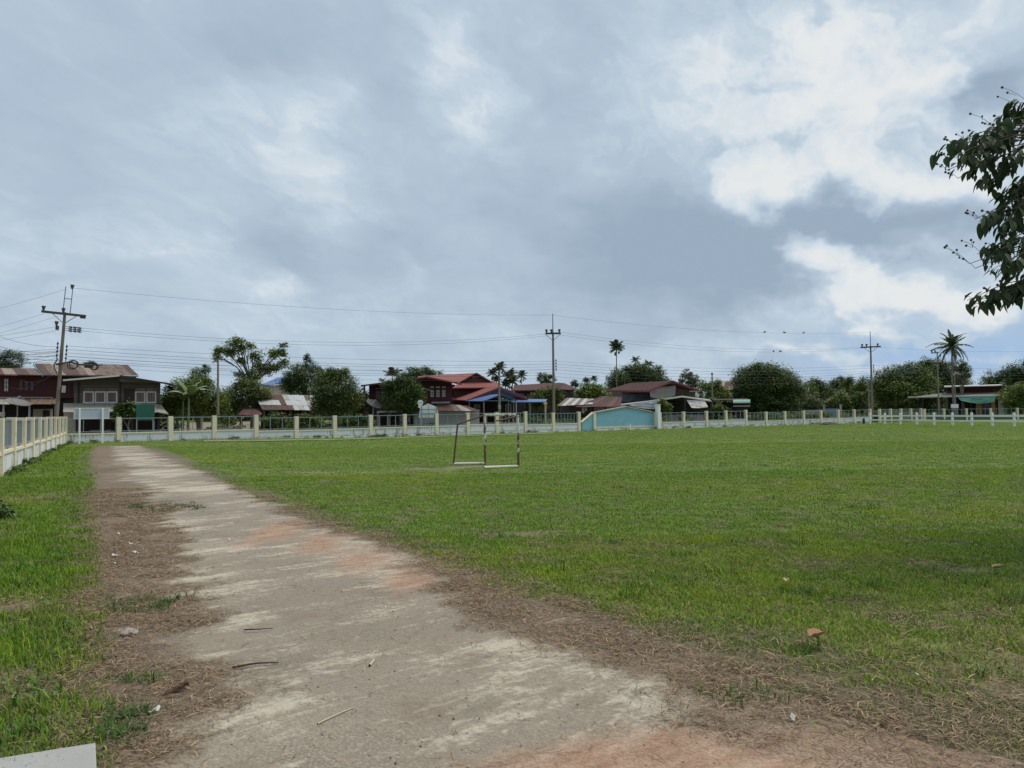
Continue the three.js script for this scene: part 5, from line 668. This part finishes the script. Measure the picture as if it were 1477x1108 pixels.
// cables; each end as [column, row, distance]
const end = ([px, py, Z]) => V(wx(px, Z), wy(px, py, Z), -Z);
function cable(label, group, a, b, sag, r = .016) { r *= .68; const A = end(a), B = end(b), pts = []; for (let i = 0; i <= 14; i++) { const t = i / 14, p = A.clone().lerp(B, t); p.y -= sag * 4 * t * (1 - t); pts.push(p); } const o = mesh('overhead_cable', tubeGeo(pts, r, r, 4, 28), M.cable, scene); return tag(o, label, 'cable', group); }
const ORDER = ['topmost', 'second', 'third', 'fourth', 'fifth', 'sixth', 'seventh', 'eighth', 'ninth', 'tenth', 'eleventh', 'twelfth'], rank = (L, k, i) => ORDER[[...L].sort((a, b) => a[k] - b[k]).indexOf(L[i])];
function bundle(group, L, k, label, ends) { L.forEach((e, i) => cable(label.replace('*', rank(L, k, i)), group, ...ends(e), e[2], e[3])); }
const gL = 'cables from the leaning pole to the centre pole', gR = 'cables from the centre pole to the right pole', gO = 'cables running off left from the leaning pole', gE = 'cables running off right from the right pole';
cable('single high wire between the tops of the leaning pole and the centre pole', null, [97, 414, 54], [798, 454, 74], .55, .011);
for (const [y0, y1, s] of [[472, 481, .95], [476, 484, 1.0]]) cable('thin wire strung from crossarm to crossarm, leaning pole to centre pole', 'crossarm wires left of the centre pole', [105, y0, 54], [793, y1, 74], s, .012);
bundle(gL, [[499, 521, .35, .013], [504, 525, .5, .016], [509, 529, .45, .013], [514, 533, .5, .02], [518, 537, .55, .015], [521, 541, .5, .015], [526, 545, .6, .012]], 0, 'low black cable from leaning pole to centre pole, * from the top', ([y0, y1]) => [[95, y0, 54], [798, y1, 74]]);
cable('single high wire between the tops of the centre pole and the right pole', null, [798, 454, 74], [1257, 479, 95], .75, .011);
for (const [y0, y1, s] of [[478, 500, .95], [482, 501.5, 1.05]]) cable('thin wire strung from crossarm to crossarm, centre pole to right pole', 'crossarm wires right of the centre pole', [803, y0, 74], [1254, y1, 95], s, .012);
bundle(gR, [[521, 527, .55, .013], [525, 531, .6, .016], [529, 535, .6, .013], [533, 538, .7, .018], [538, 541, .7, .013], [543, 545, .8, .012]], 0, 'low black cable from centre pole to right pole, * from the top', ([y0, y1]) => [[798, y0, 74], [1257, y1, 95]]);
bundle(gE, [[500, 501, .6, .012], [527, 525, .5, .015], [532, 534, .5, .017], [536, 537, .5, .013], [541, 541, .5, .012]], 0, 'thin cable leaving the right pole past the coconut palm, * from the top', ([y0, y1]) => [[1258, y0, 95], [1620, y1, 105]]);
bundle(gO, [[500, 406, 1.0, .014], [505, 418, 1.3, .02], [507, 426, 1.3, .02], [510, 434, 1.3, .02], [514, 462, .6, .014], [503, 512, .1, .014], [507, 520, .1, .014], [512, 530, .2, .016], [516, 540, .2, .016], [520, 478, .4, .022], [522, 505, .3, .014], [526, 520, .3, .012]], 1, 'dark cable fanning left from the leaning pole, * by height at its far end', ([y0, y1]) => [[86, y0, 54], [-140, y1, 44]]);
for (const [x0, y0, y1, nth] of [[62, 452, 500, 'second'], [83, 455, 512, 'third'], [84, 470, 497, 'fourth'], [84, 476, 505, 'lowest'], [91, 417, 475, 'topmost']]) cable(`thin wire running left from the upper fittings of the leaning pole, ${nth} of five`, 'upper wires left of the leaning pole', [x0, y0, 54], [-140, y1, 60], .2, .011);
cable('thin service wire from the leaning pole to the maroon house eave', null, [84, 535, 54], [20, 544, 66], .6, .014); cable('thin service wire sagging in front of the maroon wall', null, [84, 528, 54], [0, 552, 66], 1.0, .014);
// birds on the wires
{
  const bg = new THREE.SphereGeometry(.09, 10, 8); bg.scale(1.5, .85, .8); const hd = new THREE.SphereGeometry(.05, 8, 6); hd.translate(.13, .07, 0); const tl = new THREE.ConeGeometry(.035, .2, 5); tl.rotateZ(Math.PI / 2 + .25); tl.translate(-.2, -.03, 0); const geo = mergeGeometries([bg, hd, tl].map(g => g.toNonIndexed())); mat('bird', [.05, .045, .045], .8);
  const A = end([798, 454, 74]), B = end([1257, 479, 95]), A2 = end([803, 482, 74]), B2 = end([1254, 501.5, 95]); for (const [px, a, b, s] of [[1105, A, B, .75], [1133.5, A, B, .75], [1161, A, B, .75], [1117, A2, B2, 1.05], [1127, A2, B2, 1.05]]) { let best = 0, d = 1e9; for (let t = 0; t <= 1; t += .001) { const p = a.clone().lerp(b, t), q = Math.abs(738.5 + p.x / -p.z * FOC - px); if (q < d) { d = q; best = t; } } const p = a.clone().lerp(b, best); const m = mesh('perched_bird', geo, M.bird, scene); m.position.set(p.x, p.y - s * 4 * best * (1 - best) + .09, p.z); m.rotation.y = px; tag(m, 'small dark bird perched on a wire right of the centre pole', 'bird', 'birds on the wires'); }
}

// ------------------------------------------------------------------ goal frame
{
  const g = thing('goal_frame', 'small rusty white goal frame with a broken net bar on the field', 'goal', [0, 0, 0]); mat('worn_paint', [1, 1, 1], .65, { vertexColors: true });
  const N = V(.16, 0, -22.24), P = V(-.85, 0, -23.7), NE = V(-.82, .05, -21.85), PE = V(-1.81, .05, -23.54), H = 1.53, r = .037;
  const worn = (name, pts, rr, rust, n = 40) => { const ge = tubeGeo(pts, rr, rr, 10, n), p = ge.attributes.position, c = new Float32Array(p.count * 3); for (let i = 0; i < p.count; i++) { const x = p.getX(i), y = p.getY(i), z = p.getZ(i), q = sstep(-.12, .12, noise(x * 9 + z * 7, y * 5) * .7 + noise(x * 23, y * 17 + z * 11) * .4 + rust(y)), k = mix3([.66, .63, .54], mix3([.085, .04, .028], [.16, .075, .045], clamp(.5 + noise(x * 40, y * 31 + z * 20))), q); c.set(k, i * 3); } ge.setAttribute('color', new THREE.BufferAttribute(c, 3)); return mesh(name, ge, M.worn_paint, g); };
  const up = b => b.clone().setY(H), low = y => lerp(.75, -.5, clamp(y / 1.45));
  worn('post', [N, up(N)], r, low, 60); worn('post', [P, up(P)], r, y => low(y) + .05, 60); worn('crossbar', [up(N), up(P)], r, () => -.22, 40);
  worn('ground_bar', [N.clone().setY(.05), NE], r, () => -.75, 20); worn('ground_bar', [P.clone().setY(.05), PE], r, () => -.6, 20);
  const top = V(-1.67, 1.26, -23.45); worn('back_stanchion', [PE, top], .028, () => .8, 30); worn('top_bar', [up(P), top], .028, () => .8, 20); worn('broken_bar', [up(N).add(V(-.02, -.05, 0)), V(-.46, 1.36, -22.1)], .024, () => .8, 20);
}
// ------------------------------------------------------------------ sign boards
{
  const f = frame(132, 45.5), s = thing('signboard', 'blank pale blue signboard on two white posts at the end of the track', 'sign', f.at), X = f.x, Y = f.y; mat('board_back', [.40, .46, .53], .6); box(s, 'board', M.board_back, X(106.5), X(157), Y(603.8), Y(589.2), -.05, 0); s.children.length; for (const [a, b] of [[106, 107.4], [156.2, 157.6]]) box(s, 'frame_side', M.trim_white, X(a), X(b), Y(603.8), Y(589.2), -.06, .015); for (const [a, b] of [[588.6, 589.8], [603.2, 604.4]]) box(s, 'frame_rail', M.trim_white, X(106), X(157.6), Y(b), Y(a), -.065, .02); for (const x of [114.8, 148]) box(s, 'post', M.white_paint, X(x) - .05, X(x) + .05, -.2, Y(589.8), .022, .12);
  const q = frame(618, 60.5), t = thing('house_shaped_sign', 'white house shaped sign back on two steel posts by the wall', 'sign', q.at), A = q.x, B = q.y; prism(t, 'board', M.white_paint, [[A(603.5), B(602.5)], [A(632.5), B(602.5)], [A(630), B(587)], [A(617.5), B(582.2)], [A(606), B(587)]], -.04, 0); for (const y of [590.5, 596.5]) box(t, 'stiffener', M.steel, A(606.5), A(629.5), B(y + .45), B(y - .45), .002, .05); box(t, 'stiffener', M.steel, A(617.4), A(618), B(602), B(584), .003, .045); for (const x of [607.5, 628.8]) box(t, 'post', M.steel, A(x) - .045, A(x) + .045, -.3, B(586), .052, .14); box(t, 'base_block', M.black, A(626), A(630), -.25, .1, -.1, .3);
  const r = thing('round_sign', 'small round white sign back above the house shaped board', 'sign', frame(606, 61.5).at), c = frame(606, 61.5), d = new THREE.CylinderGeometry(.23, .23, .03, 24); d.rotateX(Math.PI / 2); d.translate(0, c.y(581), 0); mesh('disc', d, M.white_paint, r); box(r, 'cross_strap', M.steel, -.2, .2, c.y(581) - .02, c.y(581) + .02, .016, .04); tube(r, 'post', M.steel, [V(0, -.3, -.05), V(0, c.y(577), -.05)], .035, .035, 8); const pl = mesh('plate', boxGeo(-.16, .16, c.y(588.5), c.y(585), -.015, .015), M.white_paint, r);
  const y = frame(786.5, 75), o = thing('yellow_sign', 'narrow yellow road marker sign behind the railing by the centre pole', 'sign', y.at); mat('sign_yellow', [.55, .46, .16], .6); const dd = new THREE.CylinderGeometry(.23, .23, .03, 4); dd.rotateX(Math.PI / 2); dd.translate(0, y.y(582), 0); mesh('plate', dd, M.sign_yellow, o); box(o, 'inset', M.trim_white, -.08, .08, y.y(583), y.y(580.6), .016, .03); tube(o, 'post', M.sign_yellow, [V(0, -.2, -.03), V(0, y.y(584), -.03)], .06, .06, 8);
  const gp = frame(209, 51.5), gb = thing('sheet_screen', 'dark green corrugated sheet panel behind the wall railing', 'panel', gp.at); for (let k = 0; k < 3; k++) box(gb, 'sheet', M.green_sheet, gp.x(196 + k * 9), gp.x(204.9 + k * 9), gp.y(606.5), gp.y(583.5), -.02 + .015 * k, .03 + .015 * k); for (const x of [197, 222]) box(gb, 'leg', M.steel, gp.x(x) - .03, gp.x(x) + .03, -.2, gp.y(606), -.06, -.025);
}
// satellite dishes
mat('dish_grey', [.17, .165, .155], .7);
function dish(label, px, py, Z, R, m, tilt, turn) { const f = frame(px, Z), t = thing('satellite_dish', label, 'satellite dish', f.at), y = f.y(py), pts = []; for (let i = 0; i <= 8; i++) pts.push(new THREE.Vector2(R * i / 8 + .001, .26 * R * (i / 8) ** 2)); const g = new THREE.LatheGeometry(pts, 28), b = mesh('bowl', g, m, t); b.position.set(0, y, 0); b.rotation.set(tilt, 0, turn, 'YXZ'); for (let k = 0; k < 8; k++) { const a = k * Math.PI / 4, rb = []; for (let i = 1; i <= 8; i++) rb.push(V(Math.cos(a) * R * i / 8, .26 * R * (i / 8) ** 2 + .012, Math.sin(a) * R * i / 8)); tube(b, 'rib', M.steel, rb, .012, .012, 4, 8); } for (let k = 0; k < 3; k++) { const a = k * 2.09; tube(b, 'feed_strut', M.steel, [V(Math.cos(a) * R * .95, .24 * R, Math.sin(a) * R * .95), V(0, R * .8, 0)], .014, .014, 4); } tube(b, 'feed', M.steel, [V(0, R * .72, 0), V(0, R * .86, 0)], .06, .06, 8); tube(t, 'mast', M.steel, [V(0, -.2, -.15), V(0, y, -.05)], .05, .05, 8); }
dish('large dark mesh satellite dish beside the maroon house', 538, 585, 66, .72, M.dish, .42, -.42); dish('large grey mesh satellite dish at the rusty lean to roof', 25, 584, 60, .9, M.dish_grey, .3, -.2);
// ------------------------------------------------------------------ odd things on the ground
mat('stone', [.30, .26, .22], .95); mat('paper', [.50, .50, .49], .7); mat('bark_piece', [.075, .036, .021], .9); mat('dry_leaf', [.33, .165, .07], .7, { transmission: .2, thickness: 0 }); mat('soil', [.07, .055, .045], 1);
function lump(seed, r, sq = .6) { const g = new THREE.IcosahedronGeometry(r, 3), p = g.attributes.position; for (let i = 0; i < p.count; i++) { const x = p.getX(i), y = p.getY(i), z = p.getZ(i), k = 1 + .35 * noise(x / r * 1.3 + seed, y / r * 1.3 + z / r * .9) + .15 * noise(x / r * 4 + seed, z / r * 4 + y / r * 3); p.setXYZ(i, x * k, Math.max(-r * .3, y * k * sq), z * k); } g.computeVertexNormals(); return g; }
{
  // concrete slab in the left corner
  const sh = new THREE.Shape([[-1.27, 2.4], [-2.01, 3.72], [-2.18, 3.65], [-2.36, 3.57], [-2.9, 3.34], [-2.9, 2.4]].map(p => new THREE.Vector2(...p))), e = new THREE.ExtrudeGeometry(sh, { depth: .055, bevelEnabled: true, bevelSize: .008, bevelThickness: .008, bevelSegments: 2 }); e.rotateX(-Math.PI / 2); e.translate(0, 0, 0);
  mat('pale_concrete', [1, 1, 1], .9, { map: tex(512, 512, (u, v) => { const n = per(u * 6, v * 6, 6, 6, 5), s = per(u * 70, v * 70, 70, 70, 2), k = .33 + .06 * n + .04 * s; return mix3([k, k * .98, k * .93], [.22, .19, .15], sstep(.25, .5, n) * .4); }, { rep: [.8, .8] }) }); tag(mesh('concrete_slab', e, M.pale_concrete, scene), 'broken pale concrete slab lying in the grass beside the track', 'slab');
  const pos = (o, x, Z, y = .015, t = 0) => { o.position.set(x, y, -Z); o.rotation.y = t; return o; };
  tag(pos(mesh('stone', lump(3, .05), M.stone, scene), -2.83, 5.71, .03), 'fist sized pinkish stone in the dry cuttings left of the track', 'stone');
  const cr = (seed, w, d) => { const g = new THREE.PlaneGeometry(w * .7, d * .7, 8, 6), p = g.attributes.position; for (let i = 0; i < p.count; i++) { const x = p.getX(i), y = p.getY(i); p.setZ(i, .012 + .02 * noise(x * 30 + seed, y * 30) + .012 * noise(x * 70, y * 70 + seed)); p.setX(i, x * (1 + .3 * noise(y * 30, seed))); } g.rotateX(-Math.PI / 2); g.computeVertexNormals(); return g; };
  tag(pos(mesh('paper_scrap', cr(2, .075, .05), M.paper, scene), -1.95, 4.21, .02, .4), 'crumpled white scrap beside the bark strip', 'litter'); for (const [x, Z, s] of [[-4.53, 8.79, .14], [-4.4, 9.0, .11], [-4.3, 8.35, .08], [-4.75, 9.6, .07], [-3.6, 9.8, .07], [-4.9, 11.5, .06], [-5.3, 10.4, .06]]) tag(pos(mesh('paper_scrap', cr(x * 7, s, s * .6), M.paper, scene), x, Z, .03, x * 3), 'pale flat scrap of litter in the cuttings farther along the track', 'litter', 'litter scraps left of the track');
  tag(pos(mesh('paper_scrap', cr(9, .05, .03), M.paper, scene), 1.42, 4.0, .03, 1), 'small white scrap on the thin grass at the red earth', 'litter'); tag(pos(mesh('paper_scrap', cr(12, .04, .03), M.paper, scene), 2.35, 4.55, .05, 1), 'tiny white scrap in the grass below the brown leaf', 'litter');
  { const g = new THREE.BoxGeometry(.15, .018, .035, 16, 3, 4), p = g.attributes.position; for (let i = 0; i < p.count; i++) { const x = p.getX(i); p.setY(i, p.getY(i) + .035 + x * .35 + .016 * noise(x * 45, p.getZ(i) * 60) - 6 * p.getZ(i) ** 2); p.setZ(i, p.getZ(i) * (1 + .8 * noise(x * 38, 4))); } g.computeVertexNormals(); tag(pos(mesh('bark_strip', g, M.bark_piece, scene), -1.97, 4.51, 0, .7), 'reddish brown strip of bark lying in the dry cuttings', 'bark'); }
  const leafG = seed => { const g = new THREE.PlaneGeometry(.15, .095, 10, 6), p = g.attributes.position; for (let i = 0; i < p.count; i++) { const x = p.getX(i), y = p.getY(i), w = Math.sqrt(Math.max(0, 1 - (x / .075) ** 2)); p.setXYZ(i, x, y * w, .03 + Math.abs(y) * .9 * w + .25 * x * x / .1 + .006 * noise(x * 60 + seed, y * 60)); } g.rotateX(-Math.PI / 2); g.computeVertexNormals(); return g; };
  tag(pos(mesh('fallen_leaf', leafG(1), M.dry_leaf, scene), 2.03, 5.22, .06, .5), 'curled brown leaf lying on the grass right of the track', 'leaf'); mat('pale_leaf', [.42, .33, .17], .7); const fl = mesh('fallen_leaf', leafG(5), M.pale_leaf, scene); fl.scale.set(.8, .6, .55); tag(pos(fl, 2.44, 6.95, .06, 1.2), 'small pale dry leaf on the grass beyond the brown leaf', 'leaf'); const f3 = mesh('fallen_leaf', leafG(6), M.pale_leaf, scene); f3.scale.set(.9, .7, .5); tag(pos(f3, 4.62, 7.4, .06, .2), 'pale dry leaf far out on the grass', 'leaf');
  const tw = (label, pts, r) => tag(mesh('fallen_twig', tubeGeo(pts.map(([x, y, Z]) => V(x, y, -Z)), r, r * .5, 5, 8), M.bark_piece, scene), label, 'twig'); tw('dark twig lying on the left part of the concrete', [[-1.78, .03, 4.9], [-1.65, .035, 4.96], [-1.52, .025, 5.0]], .008); tw('short grey twig lying on the concrete beyond the dark one', [[-2.0, .03, 5.75], [-1.9, .04, 5.72], [-1.8, .03, 5.78]], .006); mat('straw_stalk', [.50, .43, .30], .8); const sk = mesh('fallen_stalk', tubeGeo([V(-1.02, .025, -4.02), V(-.95, .03, -4.12), V(-.88, .022, -4.24)], .0045, .003, 5, 6), M.straw_stalk, scene); tag(sk, 'pale dry stalk lying on the grey concrete', 'twig'); const sk2 = mesh('fallen_stalk', tubeGeo([V(-.92, .025, -4.93), V(-.91, .028, -5.03)], .008, .006, 5, 4), M.straw_stalk, scene); tag(sk2, 'short pale stick on the middle of the concrete', 'twig');
  // dark cut brush at the left edge
  const br = thing('brush_heap', 'dark heap of cut brush on the verge grass by the side wall', 'brush', [-8.45, 0, -12.3]); mesh('foliage', leafCloud(901, [[0, .14, 0, .42, .17, .3]], 900, .09, LEAVES.dark), M.leaf, br); for (let k = 0; k < 7; k++) tube(br, 'stick', M.twig, [V(-.4 + k * .12, .05, .1), V(.1 + k * .06, .24, -.1 + .05 * k)], .01, .005, 4);
  // soil heap and stump post far right
  const hp = mesh('soil_heap', (() => { const g = lump(31, 1.6, .38); g.scale(.62, .5, .5); return g; })(), M.soil, scene); hp.position.set(wx(1195, 83), -.15, -83); tag(hp, 'low dark heap of soil at the foot of the wall', 'heap'); const sp = thing('stump_post', 'short dark stump post before the wall near the white fence', 'post', [wx(1244.5, 86), -.15, -86]); tube(sp, 'stump', M.dark_wood, [V(0, -.1, 0), V(.03, .6, 0)], .14, .12, 8); tube(sp, 'top', M.wood_arm, [V(.03, .6, 0), V(.03, .63, 0)], .12, .1, 8);
  // pebbles and crumbs
  const r = rng(77), gm = lump(8, 1, .7), o = new THREE.Object3D(), im = new THREE.InstancedMesh(gm.clone(), M.stone, 900); im.name = 'pebbles'; for (let i = 0; i < 900; i++) { const Z = 3 + 10 * r() * r(), x = lerp(tab(EDGE_L, Z), tab(EDGE_R, Z), r()), s = .002 + .006 * r() * r(), v = .35 + 1.1 * r(); o.position.set(x, .016 + s * .3, -Z); o.rotation.set(0, r() * 6, 0); o.scale.setScalar(s); o.updateMatrix(); im.setMatrixAt(i, o.matrix); im.setColorAt(i, lin(v, v * .95, v * .85)); } tag(im, 'crumbs and pebbles strewn over the track', 'pebbles', null, 'stuff'); scene.add(im);
}
// weeds at the foot of the walls
{
  const r = rng(91), lob = []; const wg = leafCloud(77, [[0, .12, 0, .22, .12, .2]], 150, .10, LEAVES.mid), o = new THREE.Object3D(), L = []; for (let i = 0; i < 150; i++) { const t = r() * 84; if (t > 39 && t < 49 && r() < .7) continue; const [x, Z] = wallPt(t), s = .15 + .35 * r(); L.push([x + .5541 * s, Z - .8325 * s]); } for (let i = 0; i < 60; i++) { const t = r() * 28, s = .15 + .3 * r(); L.push([-26.86 + .4533 * t + .8914 * s, 46 - .8914 * t + .4533 * s]); } const im = new THREE.InstancedMesh(wg, M.leaf, L.length); im.name = 'wall_weeds'; L.forEach(([x, Z], i) => { const s = .3 + .75 * r() * r(), v = .8 + .7 * r(); o.position.set(x, land(x, Z), -Z); o.rotation.set(0, r() * 6, 0); o.scale.set(s * 1.3, s * .9, s * 1.3); o.updateMatrix(); im.setMatrixAt(i, o.matrix); im.setColorAt(i, lin(v, v, v * .9)); }); tag(im, 'weeds growing along the foot of the walls', 'weeds', null, 'stuff'); scene.add(im);
}

// ------------------------------------------------------------------ the near tree reaching in from the right
{
  const T = thing('broadleaf_tree', 'broad leaved tree with round fruits reaching in from the right', 'tree', [7.7, 0, -8.5]), r = rng(1234), ox = 7.7, oz = 8.5;
  const leafShape = seed => { const q = rng(seed), pos = [], idx = [], n = 5, L = .118, w = .02 + .008 * q(), bend = .03 + .045 * q(), tw = (q() - .5) * .4; for (let i = 0; i <= n; i++) { const t = i / n, hw = w * Math.pow(Math.sin(Math.PI * Math.min(1, .05 + .95 * t)), .8) * (1 - .25 * t), y = -bend * t * t, f = .25 * hw; const c = Math.cos(tw * t), s = Math.sin(tw * t); pos.push(L * t, y + f - s * hw, -hw * c, L * t, y - f * .6, 0, L * t, y + f + s * hw, hw * c); } for (let i = 0; i < n; i++) for (const k of [0, 1]) { const a = i * 3 + k; idx.push(a, a + 3, a + 1, a + 1, a + 3, a + 4); } const g = new THREE.BufferGeometry(); g.setAttribute('position', new THREE.Float32BufferAttribute(pos, 3)); g.setIndex(idx); g.computeVertexNormals(); return g; };
  const LG = [1, 2, 3, 4].map(leafShape); mat('tree_leaf', [.036, .062, .02], .72, { transmission: .32, thickness: 0, specularIntensity: .5 }); mat('tree_leaf_young', [.058, .088, .026], .7, { transmission: .38, thickness: 0 }); mat('tree_fruit', [.075, .055, .035], .7);
  tube(T, 'trunk', M.bark, [V(0, -.2, 0), V(-.1, 1.3, .05), V(-.05, 2.6, 0), V(.1, 4.2, 0), V(.1, 5.6, 0)], .19, .06, 10, 20);
  const big = [], rest = [], fruits = [];
  const q = new THREE.Quaternion(), o = new THREE.Object3D();
  const addLeaf = (p, yaw, pitch, s) => { o.position.copy(p); o.rotation.set((r() - .5) * .8, yaw, pitch, 'YXZ'); o.scale.setScalar(s); o.updateMatrix(); const X = p.x + ox, Z = oz - p.z, px = 738.5 + X / Z * FOC; (px < 1500 ? big : rest).push([o.matrix.clone(), Math.floor(r() * 4), r() < .25]); };
  const spray = (end, from, m, len) => { // a leafy twig that ends at a point, local to the tree
    const mid = from.clone().lerp(end, .55).add(V((r() - .5) * .15, .12, (r() - .5) * .15)), c = new THREE.CatmullRomCurve3([from, mid, end]); tube(T, 'branch', M.twig, [from, mid, end], .009, .003, 5, 8);
    const tn = V(); for (let k = 0; k < m; k++) { const t = 1 - len * Math.pow(r(), 1.1), p = c.getPointAt(clamp(t)), side = k % 2 ? 1 : -1; c.getTangentAt(clamp(t), tn); const ya = Math.atan2(-tn.z, tn.x) + side * (.5 + .9 * r()); p.add(V((r() - .5) * .09, (r() - .5) * .09, (r() - .5) * .12)); addLeaf(p, ya, -.3 - 1.0 * r(), .65 + .75 * r()); }
    return c;
  };
  const stalk = (p, dir, n) => { const e = p.clone().addScaledVector(dir, .16 + .14 * r()); tube(T, 'fruit_stalk', M.twig, [p, p.clone().lerp(e, .5).add(V(.01, .015, 0)), e], .0025, .0018, 4, 3); fruits.push(e); for (let k = 1; k < n; k++) { const s = e.clone().lerp(p, .12 + .4 * r()).add(V((r() - .5) * .09, (r() - .2) * .06, (r() - .5) * .06)); tube(T, 'fruit_stalk', M.twig, [e.clone().lerp(p, .6), s], .002, .0015, 4, 1); fruits.push(s); } };
  const P = (px, py, Z) => V(wx(px, Z) - ox, wy(px, py, Z), oz - Z);
  // sprays that reach into view, as [column, row, distance]; then the rest of the crown round the trunk
  const hub = [P(1560, 190, 7.9), P(1560, 260, 8.1), P(1570, 340, 8), P(1565, 420, 7.9)], vis = [];
  const add = (list, h, m, len) => { for (const [px, py] of list) { const Z = 7.4 + .9 * r(), e = P(px, py - 7, Z); vis.push(e); spray(e, h.clone().add(V((r() - .5) * .2, (r() - .5) * .2, (r() - .5) * .3)), m, len); } };
  add([[1362, 222], [1372, 235], [1380, 218], [1388, 244], [1397, 228], [1402, 205], [1408, 250], [1416, 215], [1420, 265], [1428, 198], [1432, 235], [1440, 275], [1446, 210], [1450, 180], [1452, 250], [1462, 165], [1466, 225], [1474, 150], [1476, 195], [1480, 265]], hub[0], 21, .36);
  add([[1446, 290], [1452, 300], [1462, 285], [1470, 305], [1476, 280], [1420, 325], [1430, 335], [1440, 322], [1448, 340], [1458, 325], [1466, 345], [1476, 330]], hub[1], 19, .3); add([[1416, 372], [1424, 384], [1434, 374], [1442, 392], [1450, 365], [1456, 400], [1464, 380], [1472, 400], [1478, 362]], hub[2], 19, .34);
  add([[1399, 440], [1408, 446], [1418, 438], [1428, 446], [1436, 432], [1446, 440], [1456, 424], [1464, 436], [1472, 414], [1478, 430]], hub[3], 17, .4);
  for (const [px, py, h] of [[1356, 212, 0], [1372, 195, 0], [1392, 190, 0], [1400, 178, 0], [1415, 160, 0], [1430, 172, 0], [1442, 158, 0], [1452, 148, 0], [1462, 138, 0], [1470, 125, 0], [1395, 300, 1], [1410, 306, 1], [1422, 300, 1], [1398, 348, 2], [1384, 365, 2], [1392, 372, 2], [1410, 340, 2], [1432, 404, 3], [1389, 420, 3], [1420, 412, 3], [1474, 450, 3], [1440, 346, 2], [1365, 240, 0], [1352, 228, 0]]) { const e = P(px, py, 7.5 + .6 * r()), s = P(px + 18 + 10 * r(), py + 14, 7.6 + .5 * r()); const d = e.clone().sub(s).normalize(); stalk(s, d, 2 + Math.floor(3 * r())); tube(T, 'branch', M.twig, [hub[h], s.clone().lerp(hub[h], .5).add(V(0, .06, 0)), s], .008, .003, 4, 6); }
  for (const h of hub) tube(T, 'limb', M.bark, [V(0, h.y * .8 - .2, 0), V(h.x * .5, h.y - .12, h.z * .5), h], .045, .018, 7, 8);
  for (let k = 0; k < 230; k++) { const a = r() * 6.283, q = .5 + 1.75 * Math.sqrt(r()), e = V(Math.cos(a) * q, 2.3 + 3.9 * r(), Math.sin(a) * q); const kk = (e.y - 4.2) / 2.3; e.x *= Math.sqrt(Math.max(.1, 1 - kk * kk * .8)); e.z *= Math.sqrt(Math.max(.1, 1 - kk * kk * .8)); const X = e.x + ox, Z = oz - e.z; if (738.5 + X / Z * FOC < 1490) continue; spray(e, V(.05 + e.x * .3, clamp(e.y - .45, 2, 5.2), e.z * .3), 24, .62); }
  big.sort((a, b) => a[0].elements[12] - b[0].elements[12]);
  big.forEach(([m, k, y], i) => { if (i < 300) { const l = mesh('leaf', LG[k], y ? M.tree_leaf_young : M.tree_leaf, T); l.applyMatrix4(m); } else rest.push([m, k, y]); });
  for (const k of [0, 1, 2, 3]) { const L = rest.filter(e => e[1] === k), im = new THREE.InstancedMesh(LG[k], M.tree_leaf, L.length); im.name = 'leaf_mass'; im.userData.kind = 'stuff'; im.castShadow = im.receiveShadow = true; L.forEach((e, i) => im.setMatrixAt(i, e[0])); T.add(im); }
  const fg = new THREE.IcosahedronGeometry(.012, 2); for (const p of fruits) { const m = mesh('fruit', fg, M.tree_fruit, T); m.position.copy(p); m.scale.setScalar(.8 + .4 * r()); }
}
scene.updateMatrixWorld(true);
renderer.render(scene, camera);
